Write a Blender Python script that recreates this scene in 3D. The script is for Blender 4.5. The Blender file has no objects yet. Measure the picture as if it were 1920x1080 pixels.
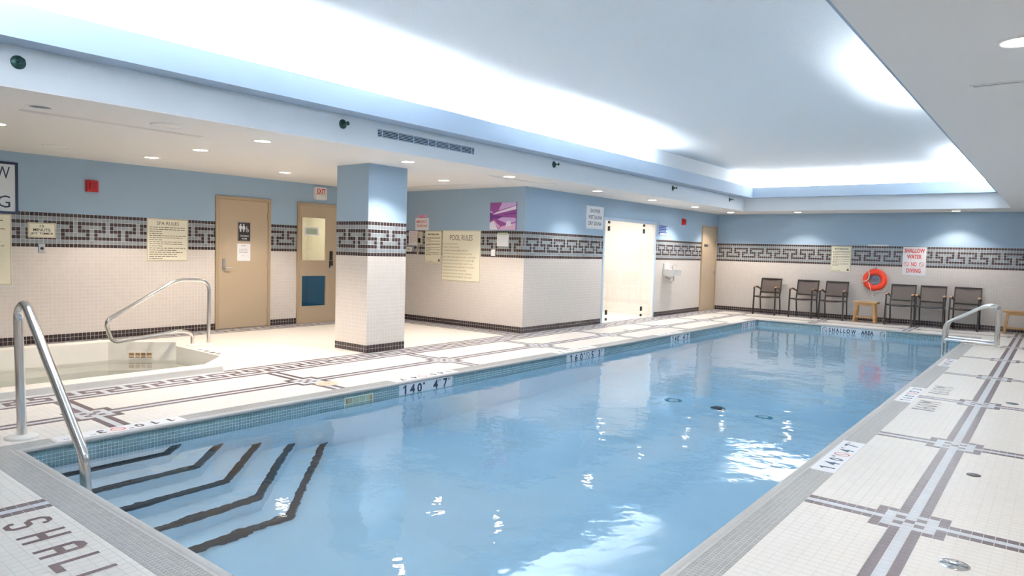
import bpy, math, random
import numpy as np
from mathutils import Vector, Matrix
random.seed(7); RNG = np.random.default_rng(7)
R = math.radians
scene = bpy.context.scene
COL = scene.collection
# ------------------------------------------------------------------ camera
CAM = np.array([5.31767, -1.5272, 1.42]); FPX = 1296.04
def cam_axes(yaw, pitch, roll):
    y, p, r = R(yaw), R(pitch), R(roll)
    f = np.array([math.sin(y)*math.cos(p), math.cos(y)*math.cos(p), math.sin(p)])
    rt = np.array([math.cos(y), -math.sin(y), 0.0]); up = np.cross(rt, f)
    return rt*math.cos(r)+up*math.sin(r), -rt*math.sin(r)+up*math.cos(r), f
CR, CU, CF = cam_axes(-38.388, -3.1696, 1.6089)
cd = bpy.data.cameras.new('camera'); cam = bpy.data.objects.new('camera', cd); COL.objects.link(cam)
cd.sensor_width = 36.0; cd.lens = FPX/1920*36; cd.clip_start = 0.05; cd.clip_end = 100
m = Matrix.Identity(4)
for k in range(3):
    m[k][0], m[k][1], m[k][2], m[k][3] = CR[k], CU[k], -CF[k], CAM[k]
cam.matrix_world = m; scene.camera = cam
# ------------------------------------------------------------------ world, exposure, lights
w = bpy.data.worlds.new('world'); scene.world = w; w.use_nodes = True
w.node_tree.nodes['Background'].inputs[0].default_value = (0.8, 0.9, 1.0, 1); w.node_tree.nodes['Background'].inputs[1].default_value = 0.3
vs = scene.view_settings
vs.view_transform = 'Standard'; vs.look = 'None'; vs.gamma = 1.0; vs.use_curve_mapping = False
vs.exposure = 1.2
cy = scene.cycles
cy.max_bounces = 12; cy.diffuse_bounces = 6; cy.glossy_bounces = 6; cy.transmission_bounces = 8; cy.transparent_max_bounces = 8
cy.caustics_refractive = True; cy.caustics_reflective = True; cy.sample_clamp_indirect = 6.0
try:
    cy.use_denoising = True; cy.denoiser = 'OPENIMAGEDENOISE'
except Exception: pass
COOL = (0.88, 0.95, 1.0); WARM = (1.0, 0.87, 0.74)
COVE_W = 64.0      # watts per metre of cove tube
SPOT_W = 50.0
def area_light(name, loc, rot, sx, sy, watts, col):
    d = bpy.data.lights.new(name, 'AREA'); d.shape = 'RECTANGLE'; d.size = sx; d.size_y = sy; d.energy = watts; d.color = col
    o = bpy.data.objects.new(name, d); COL.objects.link(o); o.location = loc; o.rotation_euler = rot
    return o
TX0, TX1, TY0, TY1 = -0.73, 4.50, -0.84, 14.98            # ceiling tray opening
ZS, ZL0, ZL1, ZU = 2.495, 2.80, 3.04, 3.38
# cove tubes lie in the trough behind the lips and shine up
for a, b, k in ((-0.7, 1.6, .55), (1.7, 4.1, .72), (5.6, 8.7, .74), (9.4, 9.9, .22)):
    area_light('cove_tube_light', (TX0+0.12, (a+b)/2, 2.985), (math.pi, R(25), 0), 0.08, b-a, COVE_W*(b-a)*k, COOL)
for a, b, k in ((-0.65, 1.0, 1.0), (2.9, 4.4, 1.0)):
    area_light('cove_tube_light', ((a+b)/2, TY1-0.06, 2.97), (math.pi, 0, 0), b-a, 0.06, COVE_W*(b-a)*k, (1.0, 0.97, 0.9))
area_light('cove_tube_light', (1.95, TY1-0.06, 2.97), (math.pi, 0, 0), 1.8, 0.06, COVE_W*1.8*.6, (1.0, 0.97, 0.9))
for a, b, k in ((-0.5, 1.5, .25), (6.0, 8.0, 1.0), (12.8, 14.7, .8)):
    area_light('cove_tube_light', (TX1-0.12, (a+b)/2, 2.985), (math.pi, R(-25), 0), 0.08, b-a, COVE_W*(b-a)*k, COOL)
for a, b in ((0.2, 3.6),):
    area_light('cove_tube_light', ((a+b)/2, TY0+0.12, 2.90), (math.pi, 0, 0), b-a, 0.08, COVE_W*(b-a)*.5, (1.0, .97, .93))

# ------------------------------------------------------------------ materials
def srgb(r, g, b):
    f = lambda c: (c/255/12.92 if c/255 <= 0.04045 else ((c/255+0.055)/1.055)**2.4)
    return (f(r), f(g), f(b), 1.0)
MATS = {}
def mat(name, col, rough=0.5, metal=0.0, noise=0.0, nscale=30.0, bump=0.0, bscale=80.0, spec=0.5, tint=0.0, emit=None, estr=0.0, coat=0.0):
    m = bpy.data.materials.new(name); m.use_nodes = True; nt = m.node_tree; N = nt.nodes; L = nt.links
    b = N['Principled BSDF']
    c = col if len(col) == 4 else (*col, 1.0)
    b.inputs['Base Color'].default_value = c; b.inputs['Roughness'].default_value = rough; b.inputs['Metallic'].default_value = metal
    b.inputs['Specular IOR Level'].default_value = spec; b.inputs['Coat Weight'].default_value = coat
    if emit is not None:
        b.inputs['Emission Color'].default_value = (*emit[:3], 1.0); b.inputs['Emission Strength'].default_value = estr
    last = None
    tc = None
    def coords():
        nonlocal tc
        if tc is None: tc = N.new('ShaderNodeTexCoord')
        return tc.outputs['Object']
    if noise > 0:
        n = N.new('ShaderNodeTexNoise'); n.inputs['Scale'].default_value = nscale; n.inputs['Detail'].default_value = 3
        L.new(coords(), n.inputs['Vector'])
        hs = N.new('ShaderNodeHueSaturation'); hs.inputs['Color'].default_value = c
        mr = N.new('ShaderNodeMapRange'); mr.inputs[1].default_value = 0.25; mr.inputs[2].default_value = 0.75
        mr.inputs[3].default_value = 1-noise; mr.inputs[4].default_value = 1+noise
        L.new(n.outputs['Fac'], mr.inputs[0]); L.new(mr.outputs[0], hs.inputs['Value']); last = hs.outputs[0]
    if tint > 0:
        a = N.new('ShaderNodeAttribute'); a.attribute_name = 'tint'
        mr = N.new('ShaderNodeMapRange'); mr.inputs[3].default_value = 1-tint; mr.inputs[4].default_value = 1+tint
        hs = N.new('ShaderNodeHueSaturation'); hs.inputs['Color'].default_value = c
        L.new(a.outputs['Fac'], mr.inputs[0]); L.new(mr.outputs[0], hs.inputs['Value']); last = hs.outputs[0]
    if last is not None: L.new(last, b.inputs['Base Color'])
    if bump > 0:
        n = N.new('ShaderNodeTexNoise'); n.inputs['Scale'].default_value = bscale; n.inputs['Detail'].default_value = 4
        L.new(coords(), n.inputs['Vector'])
        bp = N.new('ShaderNodeBump'); bp.inputs['Strength'].default_value = bump; bp.inputs['Distance'].default_value = 0.01
        L.new(n.outputs['Fac'], bp.inputs['Height']); L.new(bp.outputs[0], b.inputs['Normal'])
    MATS[name] = m; return m
M = MATS
mat('paint_blue', (0.335, 0.465, 0.60), 0.6, bump=.05, bscale=200)
mat('paint_white', (0.80, 0.79, 0.78), 0.7, bump=.04, bscale=150)
mat('paint_tray', (0.76, 0.79, 0.82), 0.6, bump=.04, bscale=150)
mat('paint_lip', (0.34, 0.43, 0.545), 0.6)
mat('ceiling_stipple', (0.87, 0.90, 0.93), 0.8, bump=.5, bscale=90)
mat('grout_light', (0.80, 0.76, 0.72), 0.7)
mat('grout_floor', (0.76, 0.73, 0.69), 0.85, noise=.05, nscale=5)
mat('grout_coping', (0.66, 0.65, 0.62), 0.85)
mat('tile_cream', (0.69, 0.635, 0.59), 0.22, tint=.02)
mat('tile_plum', (0.040, 0.026, 0.028), 0.2, tint=.25)
mat('tile_band_grey', (0.27, 0.305, 0.33), 0.22, tint=.10)
mat('tile_floor', (0.80, 0.755, 0.70), 0.38, tint=.02)
mat('tile_floor_plum', (0.105, 0.068, 0.076), 0.36, tint=.12)
mat('tile_floor_grey', (0.60, 0.62, 0.65), 0.36, tint=.04)
mat('tile_coping', (0.37, 0.362, 0.352), 0.35, tint=.07)
mat('tile_teal', (0.20, 0.33, 0.365), 0.18, tint=.12)
mat('lip_stone', (0.47, 0.455, 0.435), 0.4, noise=.05, nscale=40)
mat('pool_plaster', (0.88, 0.94, 0.97), 0.6, noise=.03, nscale=3)
mat('step_white', (0.94, 0.95, 0.96), 0.5)
mat('nosing_black', (0.02, 0.02, 0.028), 0.4)
mat('spa_tile', (0.90, 0.88, 0.83), 0.3, noise=.03, nscale=6)
mat('door_tan', (0.50, 0.395, 0.275), 0.42, noise=.02, nscale=4)
mat('frame_tan', (0.44, 0.34, 0.22), 0.42)
mat('steel', (0.72, 0.70, 0.68), 0.16, 1.0)
mat('chrome', (0.80, 0.80, 0.80), 0.1, 1.0)
mat('steel_dull', (0.55, 0.53, 0.50), 0.35, 1.0)
mat('black_plastic', (0.015, 0.015, 0.017), 0.4)
mat('plastic_white', (0.82, 0.81, 0.79), 0.4)
mat('plastic_beige', (0.62, 0.55, 0.44), 0.4)
mat('escutcheon', (0.84, 0.82, 0.77), 0.4)
mat('lid_cream', (0.62, 0.53, 0.40), 0.4)
mat('letter_plum', (0.075, 0.038, 0.038), 0.5)
mat('sign_cream', (0.86, 0.82, 0.66), 0.4)
mat('sign_border', (0.42, 0.38, 0.22), 0.4)
mat('sign_white', (0.82, 0.82, 0.84), 0.35)
mat('sign_pale_blue', (0.72, 0.78, 0.84), 0.35)
mat('ink_black', (0.02, 0.018, 0.02), 0.5)
mat('ink_brown', (0.11, 0.075, 0.03), 0.5)
mat('ink_gold', (0.42, 0.35, 0.17), 0.5)
mat('ink_red', (0.62, 0.03, 0.02), 0.5)
mat('ink_navy', (0.015, 0.035, 0.09), 0.5)
mat('ink_blue', (0.03, 0.08, 0.30), 0.5)
mat('sign_dark', (0.035, 0.025, 0.028), 0.4)
mat('red_plastic', (0.50, 0.012, 0.012), 0.35)
mat('red_deep', (0.33, 0.006, 0.008), 0.3)
mat('ring_orange', (0.80, 0.045, 0.012), 0.4, noise=.04, nscale=10)
mat('rope_white', (0.75, 0.73, 0.69), 0.8)
mat('rope_blue', (0.30, 0.32, 0.40), 0.6, noise=.4, nscale=60)
mat('chair_frame', (0.024, 0.017, 0.016), 0.4)
mat('chair_sling', (0.14, 0.108, 0.094), 0.7, bump=.2, bscale=300)
mat('arm_wood', (0.42, 0.24, 0.13), 0.5, noise=.15, nscale=30)
mat('teak', (0.46, 0.26, 0.10), 0.5, noise=.18, nscale=18)
mat('brass_green', (0.025, 0.07, 0.065), 0.35, .6)
mat('grille_blue', (0.52, 0.64, 0.78), 0.5)
mat('dark_void', (0.008, 0.010, 0.016), 0.9)
mat('skimmer_green', (0.42, 0.50, 0.36), 0.5)
mat('skimmer_frame', (0.74, 0.80, 0.74), 0.4)
mat('skimmer_rust', (0.35, 0.18, 0.05), 0.6)
mat('marker_white', (0.86, 0.86, 0.87), 0.35)
mat('alcove_cream', (0.84, 0.805, 0.75), 0.5)
mat('corridor_cream', (0.74, 0.71, 0.65), 0.6)
mat('corridor_teal', (0.03, 0.12, 0.16), 0.6)
mat('ring_teal', (0.02, 0.26, 0.34), 0.4)
mat('inlet_white', (0.75, 0.80, 0.82), 0.4)
mat('picture_purple', (0.30, 0.075, 0.30), 0.3)
mat('picture_lilac', (0.62, 0.42, 0.72), 0.3)
mat('picture_violet', (0.14, 0.03, 0.20), 0.3)
mat('picture_pink', (0.72, 0.48, 0.68), 0.3)
mat('picture_pale', (0.82, 0.76, 0.88), 0.3)
mat('lamp_glow', (1, 1, 1), 0.5, emit=(1.0, 0.93, 0.82), estr=14.0)
mat('lamp_off', (0.45, 0.45, 0.48), 0.15, .8)
def glassy(name, tint, rough=0.0, refl=0.08):
    m = bpy.data.materials.new(name); m.use_nodes = True; nt = m.node_tree; N = nt.nodes; L = nt.links
    N.remove(N['Principled BSDF']); out = N['Material Output']
    t = N.new('ShaderNodeBsdfTransparent'); t.inputs[0].default_value = (*tint, 1)
    g = N.new('ShaderNodeBsdfGlossy'); g.inputs['Roughness'].default_value = rough
    lw = N.new('ShaderNodeLayerWeight'); lw.inputs['Blend'].default_value = 0.5
    pw = N.new('ShaderNodeMath'); pw.operation = 'POWER'; pw.inputs[1].default_value = 5.0; L.new(lw.outputs['Facing'], pw.inputs[0])
    fr = N.new('ShaderNodeMapRange'); fr.inputs[3].default_value = 0.04; fr.inputs[4].default_value = 1.0; L.new(pw.outputs[0], fr.inputs[0])
    mx = N.new('ShaderNodeMixShader')
    L.new(fr.outputs[0], mx.inputs[0]); L.new(t.outputs[0], mx.inputs[1]); L.new(g.outputs[0], mx.inputs[2]); L.new(mx.outputs[0], out.inputs[0])
    MATS[name] = m; return m
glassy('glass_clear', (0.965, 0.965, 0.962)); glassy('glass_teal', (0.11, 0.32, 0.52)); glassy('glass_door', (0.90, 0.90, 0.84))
def water_mat(name, absorb, density, s1, s2, st1, st2):
    m = bpy.data.materials.new(name); m.use_nodes = True; nt = m.node_tree; N = nt.nodes; L = nt.links
    N.remove(N['Principled BSDF']); out = N['Material Output']
    g = N.new('ShaderNodeBsdfGlass'); g.inputs['IOR'].default_value = 1.333; g.inputs['Roughness'].default_value = 0.0
    tc = N.new('ShaderNodeTexCoord')
    n1 = N.new('ShaderNodeTexNoise'); n1.inputs['Scale'].default_value = s1; n1.inputs['Detail'].default_value = 2
    n2 = N.new('ShaderNodeTexNoise'); n2.inputs['Scale'].default_value = s2; n2.inputs['Detail'].default_value = 1
    L.new(tc.outputs['Object'], n1.inputs['Vector']); L.new(tc.outputs['Object'], n2.inputs['Vector'])
    b1 = N.new('ShaderNodeBump'); b1.inputs['Strength'].default_value = 1.0; b1.inputs['Distance'].default_value = st1
    b2 = N.new('ShaderNodeBump'); b2.inputs['Strength'].default_value = 1.0; b2.inputs['Distance'].default_value = st2
    L.new(n1.outputs['Fac'], b1.inputs['Height']); L.new(n2.outputs['Fac'], b2.inputs['Height']); L.new(b1.outputs[0], b2.inputs['Normal'])
    L.new(b2.outputs[0], g.inputs['Normal']); L.new(g.outputs[0], out.inputs['Surface'])
    va = N.new('ShaderNodeVolumeAbsorption'); va.inputs[0].default_value = (*absorb, 1); va.inputs[1].default_value = density
    L.new(va.outputs[0], out.inputs['Volume'])
    MATS[name] = m; return m
water_mat('pool_water', (0.12, 0.72, 1.0), 0.19, 6.0, 1.3, 0.0030, 0.0105)
water_mat('spa_water', (0.70, 0.93, 0.78), 0.16, 6.0, 2.0, 0.0006, 0.002)

# ------------------------------------------------------------------ mesh helpers
class MB:
    def __init__(s): s.v = []; s.f = []; s.m = []; s.sm = []
    def add(s, vs_, fs, mi=0, sm=False):
        o = len(s.v); s.v += [tuple(p) for p in vs_]
        for f in fs: s.f.append([i+o for i in f]); s.m.append(mi); s.sm.append(sm)
        return s
    def box(s, x0, y0, z0, x1, y1, z1, mi=0):
        if x0 > x1: x0, x1 = x1, x0
        if y0 > y1: y0, y1 = y1, y0
        if z0 > z1: z0, z1 = z1, z0
        return s.add([(x0,y0,z0),(x1,y0,z0),(x1,y1,z0),(x0,y1,z0),(x0,y0,z1),(x1,y0,z1),(x1,y1,z1),(x0,y1,z1)],
                     [(0,3,2,1),(4,5,6,7),(0,1,5,4),(1,2,6,5),(2,3,7,6),(3,0,4,7)], mi)
    def cbox(s, x0, y0, z0, x1, y1, z1, c=0.004, mi=0):
        """box with chamfered vertical and horizontal edges on the -y (front) side"""
        if x0 > x1: x0, x1 = x1, x0
        if y0 > y1: y0, y1 = y1, y0
        if z0 > z1: z0, z1 = z1, z0
        v = [(x0,y1,z0),(x1,y1,z0),(x1,y1,z1),(x0,y1,z1),(x0,y0+c,z0),(x1,y0+c,z0),(x1,y0+c,z1),(x0,y0+c,z1),
             (x0+c,y0,z0+c),(x1-c,y0,z0+c),(x1-c,y0,z1-c),(x0+c,y0,z1-c)]
        return s.add(v, [(0,3,2,1),(0,1,5,4),(1,2,6,5),(2,3,7,6),(3,0,4,7),(4,5,9,8),(5,6,10,9),(6,7,11,10),(7,4,8,11),(8,9,10,11)], mi)
    def quad(s, a, b, c, d, mi=0): return s.add([a, b, c, d], [(0,1,2,3)], mi)
    def bar(s, p, q, wx, wy, up=(0,0,1), mi=0):
        """rectangular bar from p to q"""
        p, q = Vector(p), Vector(q); d = (q-p).normalized(); u = Vector(up)
        if abs(d.dot(u)) > .98: u = Vector((0,1,0))
        a = d.cross(u).normalized()*wx/2; b = a.cross(d).normalized()*wy/2
        v = [p-a-b, p+a-b, p+a+b, p-a+b, q-a-b, q+a-b, q+a+b, q-a+b]
        return s.add(v, [(0,3,2,1),(4,5,6,7),(0,1,5,4),(1,2,6,5),(2,3,7,6),(3,0,4,7)], mi)
    def tube(s, pts, r, n=12, mi=0, closed=False, caps=True):
        pts = [Vector(p) for p in pts]; k = len(pts); ring = []
        prev = None
        for i, p in enumerate(pts):
            if closed: d = (pts[(i+1) % k]-pts[i-1]).normalized()
            else: d = (pts[min(i+1, k-1)]-pts[max(i-1, 0)]).normalized()
            if prev is None:
                u = Vector((0,0,1)) if abs(d.z) < .9 else Vector((1,0,0))
                a = d.cross(u).normalized()
            else: a = (prev - d*prev.dot(d)).normalized()
            prev = a; b = d.cross(a)
            ring.append([p+a*math.cos(t)*r+b*math.sin(t)*r for t in [2*math.pi*j/n for j in range(n)]])
        vs_ = [q for rg in ring for q in rg]; fs = []
        for i in range(k if closed else k-1):
            i2 = (i+1) % k
            for j in range(n): fs.append((i*n+j, i*n+(j+1) % n, i2*n+(j+1) % n, i2*n+j))
        s.add(vs_, fs, mi, True)
        if caps and not closed:
            s.add(ring[0], [tuple(range(n))[::-1]], mi); s.add(ring[-1], [tuple(range(n))], mi)
        return s
    def lathe(s, prof, c=(0,0,0), axis='z', n=24, mi=0, sm=True):
        """prof: (radius, height) pairs"""
        vs_ = []
        for r_, h in prof:
            for j in range(n):
                t = 2*math.pi*j/n; x, y = r_*math.cos(t), r_*math.sin(t)
                p = (x, y, h) if axis == 'z' else ((x, -h, y) if axis == '-y' else (h, x, y))
                vs_.append((p[0]+c[0], p[1]+c[1], p[2]+c[2]))
        fs = []
        for i in range(len(prof)-1):
            for j in range(n): fs.append((i*n+j, i*n+(j+1) % n, (i+1)*n+(j+1) % n, (i+1)*n+j))
        s.add(vs_, fs, mi, sm)
        return s
    def prism(s, poly, h0, h1, fr=None, mi=0):
        """extrude 2D poly; fr(x,y,h)->3D"""
        fr = fr or (lambda x, y, h: (x, y, h)); n = len(poly)
        vs_ = [fr(x, y, h0) for x, y in poly]+[fr(x, y, h1) for x, y in poly]
        fs = [tuple(range(n))[::-1], tuple(range(n, 2*n))]+[(i, (i+1) % n, n+(i+1) % n, n+i) for i in range(n)]
        return s.add(vs_, fs, mi)
    def build(s, name, mats, parent=None, loc=None, rot=None):
        me = bpy.data.meshes.new(name); me.from_pydata(s.v, [], s.f); 
        ml = mats if isinstance(mats, (list, tuple)) else [mats]
        for q in ml: me.materials.append(M[q] if isinstance(q, str) else q)
        me.polygons.foreach_set('material_index', s.m); me.polygons.foreach_set('use_smooth', s.sm)
        me.validate(); me.update()
        o = bpy.data.objects.new(name, me); COL.objects.link(o)
        if parent is not None: o.parent = parent
        if loc is not None: o.location = loc
        if rot is not None: o.rotation_euler = rot
        return o
def thing(name, label, cat, loc=(0,0,0), rotz=0.0, group=None, rot=None):
    o = bpy.data.objects.new(name, None); COL.objects.link(o); o.location = loc
    o.rotation_euler = rot if rot is not None else (0, 0, rotz); o.empty_display_size = .1
    o['label'] = label; o['category'] = cat
    if group: o['group'] = group
    return o
def tag(o, label=None, cat=None, kind=None, group=None):
    if label: o['label'] = label
    if cat: o['category'] = cat
    if kind: o['kind'] = kind
    if group: o['group'] = group
    return o
def copy_tree(o, parent=None):
    c = o.copy(); COL.objects.link(c)
    if parent is not None: c.parent = parent
    for ch in list(o.children): copy_tree(ch, c)
    return c
def rounded(pts, r, n=6):
    """polyline with rounded corners"""
    pts = [Vector(p) for p in pts]; out = [pts[0]]
    for i in range(1, len(pts)-1):
        a, b, c = pts[i-1], pts[i], pts[i+1]; rr = r[i-1] if isinstance(r, (list, tuple)) else r
        d1 = (a-b); d2 = (c-b); k = min(rr, d1.length*.49, d2.length*.49)
        p, q = b+d1.normalized()*k, b+d2.normalized()*k
        for t in [j/n for j in range(n+1)]: out.append(p*(1-t)**2+b*2*t*(1-t)+q*t*t)
    out.append(pts[-1]); return out
TXT = {}
def text_geo(s_, bold=0.0):
    key = (s_, bold)
    if key not in TXT:
        cu = bpy.data.curves.new('text_source', 'FONT'); cu.body = s_; cu.size = 1.0; cu.offset = bold; cu.resolution_u = 2
        ob = bpy.data.objects.new('text_source', cu); me = bpy.data.meshes.new_from_object(ob)
        v = np.array([p.co[:2] for p in me.vertices]); f = [tuple(p.vertices) for p in me.polygons]
        bpy.data.objects.remove(ob); bpy.data.curves.remove(cu); bpy.data.meshes.remove(me)
        TXT[key] = (v, f)
    return TXT[key]
def put_text(mb, s_, x, z, h, wd=None, align='c', fr=None, mi=0, bold=0.0, off=0.0):
    """flat lettering: cap height h, optional total width wd, anchored at (x, z bottom); fr(u,v,w)->3D"""
    v, f = text_geo(s_, bold); lo, hi = v.min(0), v.max(0)
    hh = max(hi[1]-lo[1], 1e-6); sy = h/hh; sx = sy if wd is None else wd/(hi[0]-lo[0])
    W = (hi[0]-lo[0])*sx; x0 = x-W/2 if align == 'c' else (x if align == 'l' else x-W)
    fr = fr or (lambda a, b, c: (a, -c, b))
    mb.add([fr(x0+(p[0]-lo[0])*sx, z+(p[1]-lo[1])*sy, off) for p in v], f, mi)
    return mb
WALLFR = lambda d: (lambda a, b, c: (a, -d-c, b))          # local wall frame: x right, z up, front is -y

# ------------------------------------------------------------------ tiles (one raised piece per tile)
def tile_mesh(name, cells, mi, org, U, V, N, mats, h=0.0005, gap=0.0021, bev=0.0007, parent=None):
    """cells: (k,4) u0,v0,u1,v1; builds raised bevelled tiles"""
    c = np.asarray(cells, float); k = len(c)
    if k == 0: return None
    g = gap/2; u0, v0, u1, v1 = c[:,0]+g, c[:,1]+g, c[:,2]-g, c[:,3]-g
    b = bev
    P = np.empty((k, 8, 3))
    uu = [u0, u1, u1, u0, u0+b, u1-b, u1-b, u0+b]; vv = [v0, v0, v1, v1, v0+b, v0+b, v1-b, v1-b]
    for i in range(8):
        P[:, i, 0] = uu[i]; P[:, i, 1] = vv[i]; P[:, i, 2] = -0.001 if i < 4 else h
    org, U, V, N = [np.asarray(q, float) for q in (org, U, V, N)]
    X = org+P[..., 0:1]*U+P[..., 1:2]*V+P[..., 2:3]*N
    pat = np.array([[4,5,6,7],[0,1,5,4],[1,2,6,5],[2,3,7,6],[3,0,4,7]])
    if np.dot(np.cross(U, V), N) < 0: pat = pat[:, ::-1]
    F = (pat[None]+8*np.arange(k)[:, None, None]).reshape(-1, 4)
    me = bpy.data.meshes.new(name)
    me.vertices.add(8*k); me.vertices.foreach_set('co', X.astype(np.float32).ravel())
    me.loops.add(F.size); me.loops.foreach_set('vertex_index', F.astype(np.int32).ravel())
    me.polygons.add(len(F)); me.polygons.foreach_set('loop_start', np.arange(0, F.size, 4, dtype=np.int32))
    me.polygons.foreach_set('loop_total', np.full(len(F), 4, dtype=np.int32))
    me.polygons.foreach_set('material_index', np.repeat(np.asarray(mi, np.int32), 5))
    me.polygons.foreach_set('use_smooth', np.zeros(len(F), bool))
    for q in mats: me.materials.append(M[q])
    at = me.attributes.new('tint', 'FLOAT', 'FACE'); at.data.foreach_set('value', np.repeat(RNG.random(k), 5).astype(np.float32))
    me.update(calc_edges=True)
    o = bpy.data.objects.new(name, me); COL.objects.link(o)
    if parent is not None: o.parent = parent
    o['kind'] = 'stuff'
    return o
def key_dark(r, c):
    """the nine-row meander: True where the tile is dark"""
    c = np.mod(c, 8)
    return ((r == 0) | (r == 8) | ((r == 2) & (c != 7)) | ((r == 3) & ((c == 0) | (c == 6))) | ((r == 4) & (c != 3) & (c != 7))
            | ((r == 5) & ((c == 2) | (c == 4))) | ((r == 6) & (c != 3)))
WT = 0.0512
WALL_MATS = ['tile_cream', 'tile_plum', 'tile_band_grey']
def wall_tiles(parent, org, U, N, length, pitch=WT, phase=0, holes=()):
    """tiles of one wall: 2 base rows, 23 cream rows, 9 meander rows; U runs to the viewer's right"""
    n = int(math.ceil(length/pitch-1e-6)); i, j = np.meshgrid(np.arange(n), np.arange(34), indexing='ij'); i, j = i.ravel(), j.ravel()
    u0 = i*pitch; u1 = np.minimum(u0+pitch, length); v0 = j*WT; v1 = v0+WT
    r = 33-j; mi = np.zeros(len(i), int); mi[j < 2] = 1
    band = r < 9; mi[band] = np.where(key_dark(r[band], i[band]+phase), 1, 2)
    keep = (u1-u0) > .008
    for a, b, zt in holes:
        cu = (u0+u1)/2; cv = (v0+v1)/2
        keep &= ~((cu > a) & (cu < b) & (cv < zt))
    cells = np.stack([u0, v0, u1, v1], 1); base = keep & (j < 2); up = keep & (j >= 2)
    tile_mesh('wall_tiles', cells[up], mi[up], org, U, (0,0,1), N, WALL_MATS, parent=parent)
    tile_mesh('base_tiles', cells[base], mi[base], org, U, (0,0,1), N, WALL_MATS, h=.0009, parent=parent)

# ================================================================== STRUCTURE
P = 0.0508; YO = 0.0232                                     # floor tile pitch and row offset
XL, XS, YA, YF, XR, YN = -104*P, -36*P, YO+153*P, YO+318*P, 6.5, -2.6   # left wall, side wall, alcove wall, far wall, right, near
PW, PL = 79*P, 14.144                                       # pool width and length
CW = 4*P; WZ = -0.122
SPA_IN = [(-2.04, -1.2), (-2.04, 2.32), (-2.62, 2.90), (-3.90, 2.90), (-4.45, 2.27), (-4.45, -1.2), (-3.9, -1.8), (-2.6, -1.8)]
SPA_OUT = [(-1.80, -1.3), (-1.80, 2.40), (-2.50, 2.905), (-4.00, 2.905), (-4.68, 2.36), (-4.68, -1.3), (-4.0, -2.02), (-2.5, -2.02)]

# ---- floor
mb = MB()
def slab(x0, y0, x1, y1): mb.box(x0, y0, -0.06, x1, y1, -0.0005)
slab(PW+CW-.15, YN, XR, YF); slab(-CW+.15, PL+CW-.15, PW+CW-.15, YF); slab(-CW+.15, YN, PW+CW-.15, -CW+.15)
slab(-2.01, YN, -CW+.15, YF); slab(XL, 2.903, -2.01, YF); slab(XL, YN, -4.48, 2.903); slab(-4.48, YN, -2.01, -1.83)
for tri in ([(-2.01, 2.34), (-2.01, 2.903), (-2.585, 2.903)], [(-3.935, 2.903), (-4.48, 2.903), (-4.48, 2.29)], [(-4.48, -1.22), (-4.48, -1.83), (-3.93, -1.83)], [(-2.58, -1.83), (-2.01, -1.83), (-2.01, -1.22)]):
    mb.prism(tri, -0.06, -0.0005)
floor = tag(mb.build('floor', 'grout_floor'), kind='structure', label='white mosaic tile deck with plum and grey stripe and meander borders')
FLOOR_MATS = ['tile_floor', 'tile_floor_plum', 'tile_floor_grey']
def motif(di, dj):
    a, b = np.abs(di), np.abs(dj)
    out = np.full(di.shape, -1)
    inside = (a <= 3) & (b <= 3)
    light = inside & (((a <= 2) & (b <= 2)) | (a == 0) | (b == 0))
    dark = inside & (((a == 0) & (b == 0)) | ((a == 1) & (b == 1)) | ((a == 3) & (b >= 1)) | ((a == 2) & (b == 3)) | ((a == 1) & (b == 3)))
    out[light] = 2; out[dark] = 1
    return out
def floor_colour(i, j):
    cx, cyy = (i+.5)*P, YO+(j+.5)*P
    col = np.zeros(i.shape, int)
    onleft = (cx > XS+9*P) & (cx < 0); onright = cx > PW; onfar = cyy > PL+CW*.5; onnear = cyy < 0
    stripeY = [(-15, np.ones(i.shape, bool)), (93, np.ones(i.shape, bool)), (21, onfar), (57, onfar), (22, onnear), (58, onnear)]
    for i0, dom in stripeY:
        d = i-i0; col[dom & (d == 0)] = 2; col[dom & (np.abs(d) == 1)] = 1
    xs = [13+40*k for k in range(0, 7)]
    for j0, dom in [(q, (onleft | onright)) for q in xs]+[(293, cx > XS+9*P), (-16, cx > XS+9*P)]:
        d = j-j0; s0 = dom & (d == 0); s1 = dom & (np.abs(d) == 1)
        col[s0] = 2; col[s1] = 1
    for i0 in (-15, 93):
        for j0 in xs+[293]:
            q = motif(i-i0, j-j0); dom = (onleft | onright | onfar) & (q >= 0); col[dom] = q[dom]
    for i0 in (21, 57):
        q = motif(i-i0, j-293); dom = onfar & (q >= 0); col[dom] = q[dom]
    area = cx < XS; col[area] = 0
    def band(mask, r, c):
        col[mask] = np.where(key_dark(r[mask], c[mask]), 1, 2)
    r = np.floor((cx-XL)/P).astype(int); band((r < 9) & (cyy < YA), r, j)
    r = np.floor((YA-cyy)/P).astype(int); band((r >= 0) & (r < 9) & (cx < XS), r, i)
    r = np.floor((cx-XS)/P).astype(int); band((r >= 0) & (r < 9) & (cyy < YF-9*P), r, j-58)
    r = np.floor((YF-cyy)/P).astype(int); band((r >= 0) & (r < 9) & (cx > XS), r, i)
    return col
def in_poly(x, y, poly):
    ins = np.ones(x.shape, bool); n = len(poly)
    ar = sum(poly[k][0]*poly[(k+1) % n][1]-poly[(k+1) % n][0]*poly[k][1] for k in range(n))
    for k in range(n):
        (ax, ay), (bx, by) = poly[k], poly[(k+1) % n]
        s_ = (bx-ax)*(y-ay)-(by-ay)*(x-ax); ins &= (s_ >= 0) if ar > 0 else (s_ <= 0)
    return ins
ROUND_LIDS = [(-0.487, 2.80, .115), (5.003, 2.272, .066), (4.937, 3.983, .042), (5.007, 7.10, .055), (-0.896, 9.72, .05), (-0.901, 13.91, .045)]
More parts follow.
